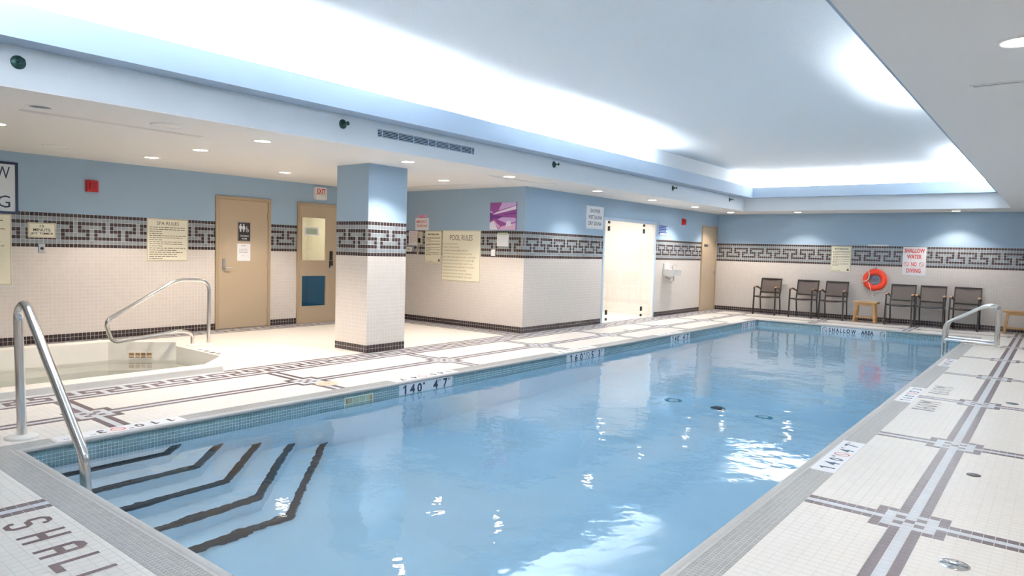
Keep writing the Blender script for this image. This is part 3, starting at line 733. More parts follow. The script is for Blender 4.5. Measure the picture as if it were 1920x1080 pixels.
loc, rz = on_wall('inner', -4.345, 1.47); o = thing('wall_telephone', 'beige wall telephone with hanging cord beside the cream boards', 'telephone', loc, rz)
mb = MB(); mb.cbox(-.065, -.045, 0, .065, 0, .25, .012); mb.build('base', 'plastic_beige', o)
mb = MB(); mb.tube(rounded([(-.02, -.05, .035), (-.02, -.085, .05), (-.02, -.09, .13), (-.02, -.085, .21), (-.02, -.05, .228)], .02), .019, 10); mb.build('handset', 'plastic_beige', o)
mb = MB(); mb.box(-.012, -.052, .03, .05, -.044, .12); mb.build('keypad', 'black_plastic', o)
mb = MB(); mb.tube(rounded([(-.02, -.06, .03), (-.03, -.06, -.13), (-.005, -.06, -.235), (.02, -.06, -.13), (.0, -.03, .01)], .06, 8), .008, 8); mb.build('cord', 'plastic_beige', o)
loc, rz = on_wall('inner', -4.635, 1.327); o = thing('wall_box', 'small white box on the tile band below the phone notice', 'box', loc, rz)
mb = MB(); mb.cbox(-.068, -.035, 0, .068, 0, .095, .008); mb.build('case', 'plastic_white', o)
mb = MB(); mb.box(-.03, -.037, .035, .03, -.034, .06); mb.build('label_strip', 'ink_gold', o)
def bulletin(side, a, b, z0, z1, label):
    o, w_, h, t = board('health_bulletin', label, 'sign', side, a, b, z0, z1)
    lettering(o, [('HEALTH REGULATION', 0, h-.085, .034, .30, 'c', 0)], t, 'ink_black', .04)
    mb = MB(); z = h-.13
    for k, nl in enumerate((3, 2, 3, 2, 2, 1, 2)):
        for q in range(nl):
            scribble(mb, -w_/2+.035, w_/2-.035, z, .012, 0, 100+k*7+q, 1 if q < nl-1 or nl == 1 else .35); z -= .0185
        z -= .012
    scribble(mb, -w_/2+.03, 0, .03, .010, 0, 160)
    mb.prism([(w_/2-.09, .035), (w_/2-.03, .035), (w_/2-.04, .065), (w_/2-.055, .095), (w_/2-.075, .07)], 0, .001, WALLFR(t))
    tag(mb.build('print', 'ink_brown', o), kind='stuff')
bulletin('inner', -4.215, -3.772, 1.123, 1.735, 'narrow cream bulletin board left of the pool rules')
bulletin('back', 1.0, 1.44, 1.11, 1.725, 'narrow cream bulletin board above the chairs on the far wall')
o, w_, h, t = board('pool_rules_board', 'large cream board headed pool rules on the inner wall', 'sign', 'inner', -3.755, -2.80, .815, 1.747)
lettering(o, [('POOL RULES', 0, h-.185, .10, .56, 'c', 0)], t, 'ink_brown', 0)
RULES = ['NO LIFEGUARD ON DUTY', 'SWIM AT YOUR OWN RISK', 'OWNERS AND MANAGEMENT ARE NOT', 'RESPONSIBLE FOR ACCIDENTS AND INJURIES', 'POOL OPEN HOURS ARE 6:00 HOURS - 11:00 HOURS',
         'DO NOT ENTER THE POOL AT ANY OTHER TIME', 'POOL FOR USE BY REGISTERED GUESTS ONLY', 'CHILDREN MUST BE ACCOMPANIED BY AN ADULT', 'NO RUNNING IN THE POOL OPEN AREA', 'NO GLASS ALLOWED IN THE POOL OPEN AREA', 'SHOWER BEFORE ENTERING THE POOL']
wid = [.42, .45, .68, .80, .90, .85, .83, .87, .65, .80, .80]
lettering(o, [(s_, -w_/2+.03, h-.265-.0605*k, .028, q*(w_-.05), 'l', 0) for k, (s_, q) in enumerate(zip(RULES, wid))], t, 'ink_gold', .01)
loc, rz = on_wall('inner', -2.302, 1.762); o = thing('pool_picture', 'unframed purple picture of a pool room on the inner wall', 'picture', loc, rz)
w_, h, t = .58, .468, .02; mb = MB(); mb.box(-w_/2, -t, 0, w_/2, 0, h); mb.build('canvas', 'picture_purple', o)
fr = WALLFR(t)
for nm, mm, polys in (('pale_shapes', 'picture_pale', [[(-.29, 0), (-.10, 0), (-.20, .16), (-.29, .12)], [(-.22, .26), (.29, .35), (.29, .41), (-.15, .30)], [(.07, .05), (.20, .07), (.17, .16), (.09, .14)]]),
                     ('lilac_shapes', 'picture_lilac', [[(-.10, .33), (.29, .42), (.29, .468), (-.02, .468)], [(-.12, .18), (.12, .10), (.29, .14), (.29, .20), (.0, .22)], [(-.29, .30), (-.20, .28), (-.27, .33)]]),
                     ('pink_shapes', 'picture_pink', [[(-.10, 0), (.29, 0), (.29, .12), (.12, .08), (-.02, .06)], [(-.19, .17), (-.12, .10), (-.05, .06), (-.09, .02), (-.16, .10)]]),
                     ('dark_shapes', 'picture_violet', [[(-.29, .20), (.29, .175), (.29, .195), (-.29, .27)], [(.03, .25), (.29, .27), (.29, .30), (.03, .262)], [(-.29, .16), (-.22, .17), (-.24, .29), (-.29, .30)]])):
    mb = MB()
    for k, pl in enumerate(polys): mb.prism(pl, 0, .0008+.0004*k, fr)
    mb.build(nm, mm, o)
loc, rz = on_wall('inner', -2.295, 1.473); o = thing('sheet_holder', 'white sheet in a holder with green top below the purple picture', 'notice', loc, rz)
mb = MB(); mb.cbox(-.127, -.02, 0, .127, 0, .215, .004); mb.build('sheet', 'sign_white', o)
mb = MB(); mb.cbox(-.11, -.03, .20, .11, 0, .238, .004); mb.build('clip', 'skimmer_green', o)
loc, rz = on_wall('inner', -2.495, 1.30); o = thing('key_switch', 'small white wall switch box below the sheet holder', 'switch', loc, rz)
mb = MB(); mb.cbox(-.045, -.03, 0, .045, 0, .115, .006); mb.build('case', 'plastic_white', o)
mb = MB(); mb.cbox(-.012, -.036, .04, .012, -.029, .075, .003); mb.build('rocker', 'sign_white', o)
# ---- side wall
o, w_, h, t = board('shower_sauna_sign', 'white sign listing shower and saunas beside the shower opening', 'sign', 'side', 9.70, 10.335, 1.865, 2.305, 'sign_white', 'sign_pale_blue', .012)
lettering(o, [('SHOWER', .0, .31, .075, .36, 'c', 0), ('WET SAUNA', 0, .19, .075, .50, 'c', 0), ('DRY SAUNA', 0, .07, .075, .48, 'c', 0)], t, 'ink_navy', .01)
o, w_, h, t = board('blue_notice', 'white notice with blue lines right of the shower opening', 'sign', 'side', 12.715, 13.17, 1.84, 2.10, 'sign_pale_blue', 'ink_navy', .008, .006)
mb = MB()
for k in range(5): mb.box(-w_/2+.03, -t-.001, h-.062-.037*k, w_/2-.025-.03*(k % 2), -t+.001, h-.034-.037*k)
mb.box(-w_/2+.03, -t-.001, .02, -w_/2+.10, -t+.001, .05); tag(mb.build('print', 'ink_blue', o), kind='stuff')
# glass screen
o = thing('glass_shower_screen', 'frameless glass shower screen with dark clips', 'glass screen', (XS-.05, 11.5, 0), H90)
for nm, a, b in (('fixed_panel', -1.085, -.845), ('glass_door', -.84, .65), ('fixed_panel', .655, 1.085)):
    mb = MB(); mb.box(a, -.005, .012, b, .005, 2.06); mb.build(nm, 'glass_clear', o)
for x in (-.842, .652):
    for z in (2.03, 1.90, .20, .06):
        mb = MB(); mb.cbox(x-.02, -.018, z-.045 if z in (1.90, .20) else z-.025, x+.02, .018, z+.05 if z in (1.90, .20) else z+.025, .004); mb.build('clip', 'black_plastic', o)
# drinking fountain
loc, rz = on_wall('side', 13.25, 0); o = thing('drinking_fountain', 'white wall basin with chrome trap right of the shower', 'basin', loc, rz)
mb = MB()
outer = [(-.22, .0), (.22, .0), (.22, -.25), (.17, -.30), (-.17, -.30), (-.22, -.25)]; inner = [(-.18, -.05), (.18, -.05), (.18, -.22), (.14, -.26), (-.14, -.26), (-.18, -.22)]
n = 6; vs_ = [(x, y, 1.07) for x, y in outer]+[(x, y, 1.07) for x, y in inner]+[(x*.85, y*.92, .92) for x, y in outer]+[(x*.8, -.14+(y+.14)*.8, .97) for x, y in inner]
fs = [(k, (k+1) % n, n+(k+1) % n, n+k) for k in range(n)]+[(k, 2*n+k, 2*n+(k+1) % n, (k+1) % n) for k in range(n)]+[(n+k, n+(k+1) % n, 3*n+(k+1) % n, 3*n+k) for k in range(n)]+[tuple(range(3*n, 4*n)), tuple(range(2*n, 3*n))[::-1]]
mb.add(vs_, fs); mb.build('basin', 'plastic_white', o)
mb = MB(); mb.cbox(-.20, -.05, 1.07, .05, 0, 1.205, .02); mb.build('splash_back', 'plastic_white', o)
mb = MB(); mb.tube(rounded([(.15, -.06, 1.06), (.15, -.06, 1.16), (.15, -.14, 1.19), (.15, -.17, 1.14)], .04), .011, 10); mb.build('spout', 'chrome', o)
mb = MB(); mb.tube(rounded([(0, -.17, .93), (0, -.17, .78), (0, -.09, .76), (0, -.09, .85), (0, .0, .85)], .035), .021, 12); mb.lathe([(.05, .0), (.05, .012), (.022, .02)], (0, 0, .85), '-y', 16); mb.build('trap', 'chrome', o)
mb = MB(); mb.tube([(.15, -.10, .93), (.15, -.10, .87), (.15, 0, .87)], .012, 8); mb.build('supply_pipe', 'steel_dull', o)
# ---- back wall
o, w_, h, t = board('no_diving_sign', 'white sign with red shallow water warning on the far wall', 'sign', 'back', 2.507, 2.967, 1.095, 1.732, 'sign_white', None)
lettering(o, [('SHALLOW', 0, .505, .095, .40, 'c', 0), ('WATER', 0, .37, .095, .29, 'c', 0), ('NO', 0, .205, .095, .11, 'c', 0), ('DIVING', 0, .06, .095, .28, 'c', 0)], t, 'ink_red', .03)
for x in (-.15, .15):
    mb = MB(); ring_slash(mb, x, .252, .05, .009, WALLFR(t+.001)); mb.build('no_diving_symbol', 'ink_red', o)
loc, rz = on_wall('back', 2.0, 1.737); o = thing('wall_ledge_light', 'slim white fitting on the far wall above the tile band', 'fixture', loc, rz)
mb = MB(); mb.cbox(-.21, -.05, 0, .21, 0, .034, .006); mb.build('body', 'plastic_white', o)
mb = MB(); mb.box(-.205, -.052, .006, .205, -.049, .014); mb.build('slot', 'steel_dull', o)
# life ring
loc, rz = on_wall('back', 1.98, .962); o = thing('life_ring', 'orange life ring with white rope hung on the far wall', 'life ring', loc, rz)
mb = MB(); n, k = 40, 14; vs_ = []; fs = []
for i in range(n):
    a = 2*math.pi*i/n
    for j in range(k):
        b = 2*math.pi*j/k; r_ = .187+.066*math.cos(b); vs_.append((r_*math.cos(a), -.062+.052*math.sin(b), r_*math.sin(a)))
for i in range(n):
    for j in range(k): fs.append((i*k+j, ((i+1) % n)*k+j, ((i+1) % n)*k+(j+1) % k, i*k+(j+1) % k))
mb.add(vs_, fs, 0, True); mb.build('ring', 'ring_orange', o)
mb = MB()
rg = random.Random(4)
for k in range(9):
    rr = .018+.0125*k; mb.tube([((rr+rg.uniform(-.006, .006))*math.cos(a)+.004*math.sin(3*a+k), -.05-.012*math.sin(2*a+k)-.002*k, (rr+rg.uniform(-.006, .006))*math.sin(a)) for a in [2*math.pi*i/22 for i in range(22)]], .0078, 6, closed=True)
mb.build('coiled_line', 'rope_blue', o)
mb = MB(); mb.lathe([(.0, .004), (.13, .004), (.13, .012)], (0, 0, 0), '-y', 24); mb.build('backing_net', 'rope_blue', o)
mb = MB()
mb.tube(rounded([(-.13, -.118, .215), (-.10, -.128, .10), (-.14, -.13, -.02), (-.235, -.10, -.05), (-.275, -.05, -.06)], .06), .011, 8)
mb.tube(rounded([(-.24, -.04, -.10), (-.23, -.03, -.22), (-.14, -.04, -.31), (0.02, -.05, -.30), (.10, -.06, -.235)], .08), .009, 8)
mb.tube(rounded([(.245, -.06, .07), (.275, -.04, -.10), (.24, -.04, -.24), (.17, -.05, -.29), (.05, -.10, -.24)], .08), .009, 8)
mb.tube(rounded([(-.12, -.12, -.06), (-.08, -.125, -.16), (-.06, -.12, -.24)], .04), .008, 6)
mb.build('rope', 'rope_white', o)
mb = MB(); mb.tube(rounded([(0, 0, .262), (0, -.06, .262), (0, -.075, .285)], .015), .010, 8); mb.cbox(-.02, -.01, .24, .02, 0, .285, .003); mb.build('hook', 'steel_dull', o)
o = thing('loose_rope', 'thin white rope trailing from the life ring over the small stool', 'rope', (1.98, YF-.12, 0))
mb = MB(); rg = random.Random(9)
pts = [(.05, .03, .70), (-.05, .0, .62), (.03, -.06, .55), (-.14, -.12, .49), (-.02, -.20, .477), (.12, -.16, .477), (.03, -.10, .479), (-.10, -.18, .477), (.10, -.22, .478), (.20, -.13, .477), (.25, -.06, .42), (.24, .02, .30), (.27, .04, .16), (.20, .02, .02)]
mb.tube(rounded(pts, .05), .006, 6); mb.build('strand', 'rope_white', o)
# ---- chairs
def make_chair():
    o = thing('patio_armchair', '', 'chair', (0, 0, 0), 0, 'row of dark sling armchairs along the far wall')
    F = 'chair_frame'
    for s_ in (-1, 1):
        mb = MB(); mb.bar((s_*.258, -.25, 0), (s_*.252, -.24, .66), .03, .03, (0,1,0)); mb.build('leg', F, o)
        mb = MB(); mb.bar((s_*.238, .30, 0), (s_*.238, .20, .45), .026, .026, (0,1,0)); mb.build('leg', F, o)
        mb = MB()
        arc = [(s_*.252, -.245, .655), (s_*.252, -.20, .672), (s_*.252, -.08, .678), (s_*.250, .06, .655), (s_*.246, .20, .625), (s_*.24, .265, .612)]
        for a, b in zip(arc[:-1], arc[1:]): mb.bar(a, b, .034, .022, (0,0,1))
        arm = mb.build('arm', F, o)
        mb = MB()
        for a, b in zip(arc[:3], arc[1:4]): mb.bar((a[0], a[1], a[2]+.016), (b[0], b[1], b[2]+.016), .044, .013, (0,0,1))
        mb.build('arm_pad', 'arm_wood', arm)
    mb = MB()
    for s_ in (-1, 1): mb.bar((s_*.235, -.25, .445), (s_*.235, .21, .425), .026, .034)
    fr_ = [(-.25+.5*k/8, -.245, .448-.022*math.sin(math.pi*k/8)) for k in range(9)]
    for a, b in zip(fr_[:-1], fr_[1:]): mb.bar(a, b, .03, .028)
    mb.bar((-.235, .20, .42), (.235, .20, .42), .026, .03); mb.build('seat_frame', F, o)
    mb = MB(); nx, ny = 8, 6; vs_ = []
    for j in range(ny+1):
        for i in range(nx+1):
            x = -.225+.45*i/nx; y = -.24+.43*j/ny; vs_.append((x, y, .462-.018*(j/ny)-.022*math.sin(math.pi*i/nx)))
    fs = [(j*(nx+1)+i, j*(nx+1)+i+1, (j+1)*(nx+1)+i+1, (j+1)*(nx+1)+i) for j in range(ny) for i in range(nx)]
    vs_ += [(v[0], v[1], v[2]-.008) for v in vs_]; q = (nx+1)*(ny+1)
    fs += [tuple(i+q for i in f[::-1]) for f in fs]; mb.add(vs_, fs, 0, True); mb.build('seat', 'chair_sling', o)
    mb = MB(); yb = lambda z: .20+(z-.42)*.26
    for s_ in (-1, 1): mb.bar((s_*.236, yb(.42), .42), (s_*.236, yb(.885), .885), .026, .03, (0,1,0))
    for z in (.87, .535): mb.bar((-.236, yb(z), z), (.236, yb(z), z), .026, .034)
    mb.build('back_frame', F, o)
    mb = MB(); vs_ = []
    for j in range(7):
        for i in range(9):
            x = -.222+.444*i/8; z = .548+.31*j/6; vs_.append((x, yb(z)-.008+.022*math.sin(math.pi*i/8), z))
    fs = [(j*9+i, j*9+i+1, (j+1)*9+i+1, (j+1)*9+i) for j in range(6) for i in range(8)]
    vs_ += [(v[0], v[1]+.007, v[2]) for v in vs_]; fs += [tuple(i+63 for i in f[::-1]) for f in fs]; mb.add(vs_, fs, 0, True); mb.build('backrest', 'chair_sling', o)
    return o
ch0 = make_chair()
CH = [(-.325, .03, 'dark sling armchair standing apart nearest the far corner door'), (.535, -.02, 'dark sling armchair second from the far corner door'), (1.205, .02, 'dark sling armchair under the bulletin board, left of the stool'),
      (2.585, 0, 'dark sling armchair just right of the stool and life ring'), (3.165, .01, 'dark sling armchair in the middle of the right hand three'), (3.79, -.02, 'dark sling armchair behind the chrome grab rails')]
for k, (x, rz, lb) in enumerate(CH):
    c = ch0 if k == 0 else copy_tree(ch0); c.location = (x, 15.765, .002); c.rotation_euler = (0, 0, rz); c['label'] = lb
def make_stool():
    o = thing('teak_stool', '', 'stool', (0,0,0), 0, 'low teak stools along the far wall')
    for k in range(4):
        mb = MB(); y0 = -.148+.075*k; mb.cbox(-.252, y0, .435, .252, y0+.071, .467, .004); mb.build('slat', 'teak', o)
    for sx in (-1, 1):
        for sy in (-1, 1):
            mb = MB(); mb.bar((sx*.215, sy*.135, 0), (sx*.175, sy*.105, .436), .042, .042, (0,1,0)); mb.build('leg', 'teak', o)
    for sy in (-1, 1):
        mb = MB(); mb.bar((-.19, sy*.108, .41), (.19, sy*.108, .41), .022, .05); mb.build('apron', 'teak', o)
    for k in range(3):
        mb = MB(); y0 = -.11+.075*k; mb.box(-.235, y0, .105, .235, y0+.065, .128); mb.build('shelf_slat', 'teak', o)
    for sx in (-1, 1):
        mb = MB(); mb.bar((sx*.205, -.13, .09), (sx*.205, .13, .09), .022, .03); mb.build('stretcher', 'teak', o)
    return o
s0 = make_stool(); s0.location = (1.905, 15.70, .002); s0['label'] = 'small teak stool beneath the orange life ring'
s1 = copy_tree(s0); s1.location = (4.70, 15.70, .002); s1['label'] = 'teak stool at the right edge behind the grab rails'
# ---- handrails
def flange(mb, x, y, r_, z=.0012): mb.lathe([(r_, z), (r_, z+.006), (r_*.8, z+.016), (r_*.42, z+.022), (0.0, z+.022)], (x, y, 0), 'z', 28)
o = thing('pool_handrail', 'steel handrail bending down over the pool corner steps', 'handrail', (-.36, .114, 0))
mb = MB(); mb.tube(rounded([(-.0, 0, .01), (-.055, 0, .90), (.10, .0, .965), (1.10, 0, .105), (1.19, 0, -.52)], [.22, .22, .07], 10), .030, 18); mb.build('rail', 'steel', o)
mb = MB(); flange(mb, 0, 0, .105); mb.build('flange', 'escutcheon', o)
o = thing('spa_handrail', 'looped steel handrail at the whirlpool entry', 'handrail', (-3.84, 3.30, 0))
mb = MB(); mb.tube(rounded([(.03, 0, .01), (.03, .01, .885), (0, -.42, .895), (0, -1.30, .40), (0, -1.22, .13), (0, -.36, .215), (-.03, -.195, .16), (-.03, -.195, .01)], [.16, .12, .09, .09, .08, .05], 9), .025, 16); mb.build('rail', 'steel', o)
for x, y in ((.03, 0), (-.03, -.195)):
    mb = MB(); flange(mb, x, y, .075); mb.build('flange', 'escutcheon', o)
for y, lb in ((12.41, 'nearer steel grab rail at the far right pool corner'), (12.87, 'farther steel grab rail at the far right pool corner')):
    o = thing('grab_rail', lb, 'handrail', (4.545, y, 0), 0, 'pair of steel grab rails at the pool ladder')
    mb = MB(); mb.tube(rounded([(0, 0, .01), (-.01, 0, .70), (-.19, 0, .70), (-.715, 0, .375), (-.748, 0, .26), (-.75, 0, -.6)], [.16, .12, .07, .07], 9), .027, 14)
    mb.tube([(-.75, 0, .085), (-.02, 0, .07)], .022, 12); mb.build('rail', 'steel', o)
    mb = MB(); flange(mb, 0, 0, .075); mb.build('flange', 'escutcheon', o)
# ---- depth markers
def marker_text(o, s_big, fr, L, h, z0, circle, ink, red='ink_red'):
    """digits spaced along a marker: metres, optional no-diving ring, feet and inches"""
    a, b, c, f_, i_ = s_big
    def g(nm, ch, u, z, hh, wd=None, bold=.02):
        mb = MB()
        if ch == '1': mb.add([fr(u*L+(p-.36)*hh, z+q*hh, 0) for p, q in ((.34, 0), (.56, 0), (.56, 1), (.40, 1), (.12, .80), (.12, .64), (.34, .78))], [tuple(range(7))])
        else: put_text(mb, ch, u*L, z, hh, wd, 'c', fr, 0, bold)
        mb.build(nm, ink, o)
    for ch, u in ((a, .10), (b, .235), (c, .365), (f_, .665), (i_, .855)): g('digit', ch, u, z0, h, None if ch != '1' else h*.26, .03)
    g('unit_mark', 'M', .445, z0+h*.72, h*.28); g('unit_mark', 'FT', .745, z0+h*.74, h*.26, None, .01); g('unit_mark', 'IN', .93, z0+h*.74, h*.26, None, .01)
    if circle:
        mb = MB(); ring_slash(mb, .535*L, z0+h*.5, h*.52, h*.085, lambda x, y, w_: fr(x, y, 0)); mb.build('no_diving_symbol', red, o)
D110, D140, D160 = ('1', '1', '0', '3', '7'), ('1', '4', '0', '4', '7'), ('1', '6', '0', '5', '3')
NAMES_R = ['nearest', 'middle', 'next to last', 'farthest']
for k, ((a, b), dg) in enumerate(zip(MARK_R, (D140, D160, D140, D110))):
    o = thing('deck_depth_marker', ['white depth marker reading 1.40 metres in the right pool edge, nearest', 'white depth marker reading 1.60 metres in the right pool edge', 'white depth marker reading 1.40 metres in the right pool edge, far', 'white depth marker by the grab rails reading 1.10 metres'][k], 'depth marker', (PW+.048, a, .0), 0, 'depth markers set in the pool deck')
    L = b-a; mb = MB(); mb.box(0, 0.002, -.002, CW-.048, L-.002, .0016); mb.build('plate', 'marker_white', o)
    marker_text(o, dg, lambda u, v, w_: (.135-v, u, .0022), L, .098, .0, True, 'ink_navy')
for k, ((a, b), dg) in enumerate(zip(MARK_L, (D110, D140, D160, D140, D110))):
    o = thing('deck_depth_marker', ['white depth marker by the corner steps in the left pool edge', 'white deck marker above the first 1.40 metre plate, left edge', 'white deck marker above the 1.60 metre plate, left edge', 'white deck marker above the second 1.40 metre plate, left edge', 'white deck marker at the far left pool corner'][k], 'depth marker', (-CW, b, .0), 0, 'depth markers set in the pool deck')
    L = b-a; mb = MB(); mb.box(0, -L+.002, -.002, CW-.048, -.002, .0016); mb.build('plate', 'marker_white', o)
    marker_text(o, dg, lambda u, v, w_: (.030+v, -u, .0022), L, .098, .0, True, 'sign_dark')
for k, ((a, b), dg) in enumerate(zip(PLATES_L, (D140, D160, D140, D110))):
    o = thing('wall_depth_plate', ['white plate reading 1.40 on the left pool wall, nearest', 'white plate reading 1.60 on the left pool wall', 'white plate reading 1.40 on the left pool wall beyond the 1.60 plate', 'white plate reading 1.10 in the far left pool corner'][k], 'depth marker', (0, a, -.165), H90, 'depth plates on the left pool wall')
    L = b-a; mb = MB(); mb.box(0, -.003, 0, L, .0, .150); mb.build('plate', 'marker_white', o)
    marker_text(o, dg, WALLFR(.0036), L, .105, .028, k == 1, 'ink_navy', 'ink_navy')
a, b = PLATE_F; L = b-a
o = thing('shallow_area_plate', 'long white plate reading shallow area on the far pool wall', 'depth marker', (a, PL, -.165), 0)
mb = MB(); mb.box(0, -.003, 0, L, 0, .150); mb.build('plate', 'marker_white', o)
for s_, x, wd in (('S H A L L O W', .15, .53), ('AREA', .775, .24)):
    mb = MB(); put_text(mb, s_, x, .035, .085, wd, 'l', WALLFR(.0036), 0, .03); mb.build('lettering', 'ink_navy', o)
for x in (.07, L-.07):
    mb = MB(); ring_slash(mb, x, .078, .048, .009, WALLFR(.0036)); mb.build('no_diving_symbol', 'ink_navy', o)
# inlaid deck lettering
def inlay(name, polys, fr, par=floor):
    m_ = MB()
    for pl in polys: m_.prism(pl, .0, .0009, fr)
    return m_.build(name, 'letter_plum', par)
B = .025; W_, H_ = .105, .20; C = .03
GL = {'S': [[(0, .05), (0, C), (C, 0), (W_-C, 0), (W_, C), (W_, .085), (W_-C, .115), (C, .115), (B, .125), (B, H_-C-.005), (C+.005, H_-B), (W_-C, H_-B), (W_-B, H_-C), (W_-B, H_-.05), (W_, H_-.05), (W_, H_-C), (W_-C, H_), (C, H_), (0, H_-C), (0, .115), (C, .088), (W_-C, .088), (W_-B, .08), (W_-B, C+.005), (W_-C-.005, B), (C+.005, B), (B, C+.005), (B, .05)]],
      'H': [[(0, 0), (B, 0), (B, H_), (0, H_)], [(W_-B, 0), (W_, 0), (W_, H_), (W_-B, H_)], [(B, .075), (W_-B, .075), (W_-B, .11), (B, .11)]],
      'A': [[(0, 0), (B, 0), (B, H_-C-.01), (0, H_-C)], [(W_-B, 0), (W_, 0), (W_, H_-C), (W_-B, H_-C-.01)], [(B, .075), (W_-B, .075), (W_-B, .11), (B, .11)], [(0, H_-C), (B, H_-C-.01), (W_-B, H_-C-.01), (W_, H_-C), (W_-C, H_), (C, H_)]],
      'L': [[(0, 0), (W_, 0), (W_, B+.012), (B, B+.012), (B, H_), (0, H_)]],
      'O': [[(0, C), (B, C+.005), (B, H_-C-.005), (0, H_-C)], [(W_-B, C+.005), (W_, C), (W_, H_-C), (W_-B, H_-C-.005)], [(C, 0), (W_-C, 0), (W_, C), (W_-B, C+.005), (B, C+.005), (0, C)], [(0, H_-C), (B, H_-C-.005), (W_-B, H_-C-.005), (W_, H_-C), (W_-C, H_), (C, H_)]]}
for ch, x in zip('SHALL', (1.338, 1.556, 1.774, 1.966, 2.152)):
    inlay('letter_inlay', GL[ch], lambda u, v, w_, x=x: (x+u, -.470+v, .0014+w_))
for y0, y1 in ((6.03, 6.62), (7.08, 7.72)):
    fr = lambda u, v, w_: (4.455-v, y0+u, .0024); L = y1-y0
    for ch, u, wd in (('1', .06, .045), ('6', .26, .085), ('0', .50, .085), ('M', .80, .14)):
        m_ = MB(); put_text(m_, ch, u*L, 0, .19, wd, 'c', fr, 0, .0); m_.build('depth_inlay', 'tile_floor_plum', floor)
# whirlpool rim marks
for poly_fr in ((lambda u, v, w_: (-3.65+u, 2.985+v*.9, .003)),):
    m_ = MB(); x = 0
    for k, wd in enumerate((.03, .07, .07, .05, .07, .03)):
        m_.prism([(x, 0), (x+wd, 0), (x+wd, .03), (x, .03)], 0, .001, lambda u, v, w_: (-3.45+u, 2.96+v*2, .0018+w_)); x += .15
    m_.build('rim_marks', 'tile_floor_plum', spa)
# ---- fittings of the pools
o = thing('pool_skimmer', 'pale green gridded skimmer opening in the near left pool wall', 'skimmer', (0, 2.655, -.170), H90)
L, h = .325, .112; mb = MB(); e = .012
for q in ((-e, -e, L+e, 0), (-e, h, L+e, h+e), (-e, 0, 0, h), (L, 0, L+e, h)): mb.box(q[0], -.008, q[1], q[2], .004, q[3])
mb.build('frame', 'skimmer_frame', o)
mb = MB(); mb.box(0, -.001, 0, L, .004, h); mb.build('weir', 'skimmer_green', o)
mb = MB(); mb.box(0, -.003, .035, .02, .0, h-.005); mb.box(L-.02, -.003, .035, L, 0, h-.005); mb.build('rust_edge', 'skimmer_rust', o)
mb = MB(); mb.box(0, -.005, h*.5-.003, L, .0, h*.5+.003)
for k in range(1, 4): mb.box(L*k/4-.003, -.005, 0, L*k/4+.003, 0, h)
mb.build('grid', 'skimmer_frame', o)
o = thing('spa_skimmer', 'brown slotted skimmer opening in the whirlpool wall', 'skimmer', (-4.45+.55*.31+.004, 2.27+.63*.31-.004, -.150), R(48.9))
L, h = .28, .065; mb = MB()
mb.box(-.01, -.012, -.01, L+.01, -.002, 0); mb.box(-.01, -.012, h, L+.01, -.002, h+.01); mb.box(-.01, -.012, 0, 0, -.002, h); mb.box(L, -.012, 0, L+.01, -.002, h); mb.build('frame', 'escutcheon', o)
mb = MB(); mb.box(0, -.007, 0, L, -.002, h); mb.build('opening', 'skimmer_rust', o)
mb = MB(); mb.box(0, -.010, h*.28, L, -.004, h*.45)
for k in range(1, 4): mb.box(L*k/4-.008, -.010, 0, L*k/4+.008, -.004, h)
mb.build('bars', 'escutcheon', o)
for k, (x, y, r_) in enumerate(((1.455, 6.80, .10), (2.625, 6.81, .10))):
    zf = -1.73+(7.07-y)*.0623; o = thing('floor_inlet', ['teal rimmed inlet on the pool floor left of the drain', 'teal rimmed inlet on the pool floor right of the drain'][k], 'pool inlet', (x, y, zf), 0, 'ring inlets on the pool floor')
    mb = MB(); mb.lathe([(r_, .0), (r_, .008), (r_*.62, .014), (r_*.58, .008)], (0,0,0), 'z', 28); mb.build('flange', 'ring_teal', o)
    mb = MB(); mb.lathe([(r_*.6, .008), (0.001, .010)], (0,0,0), 'z', 24); mb.build('cover', 'inlet_white', o)
o = thing('main_drain', 'dark round main drain in the middle of the pool floor', 'drain', (2.055, 6.81, -1.714))
mb = MB(); mb.lathe([(.085, 0), (.085, .008), (.07, .016), (0.001, .018)], (0,0,0), 'z', 26); mb.build('cover', 'dark_void', o)
mb = MB(); mb.lathe([(.095, 0), (.095, .006), (.083, .008)], (0,0,0), 'z', 26); mb.build('rim', 'ring_teal', o)
lids = [('skimmer_lid', 'round cream lid set in the left deck beside the striped crossing', 'lid', 'lid_cream'), ('floor_drain', 'round chrome floor drain in the right foreground', 'drain', 'chrome'),
        ('deck_plug', 'small dark oval deck plug beyond the chrome drain', 'drain', 'sign_dark'), ('deck_drain', 'round green deck drain far along the right side', 'drain', 'brass_green'),
        ('deck_plug', 'small brown deck plug before the shower opening', 'drain', 'ink_gold'), ('deck_plug', 'small brown deck plug near the far left corner', 'drain', 'ink_gold')]
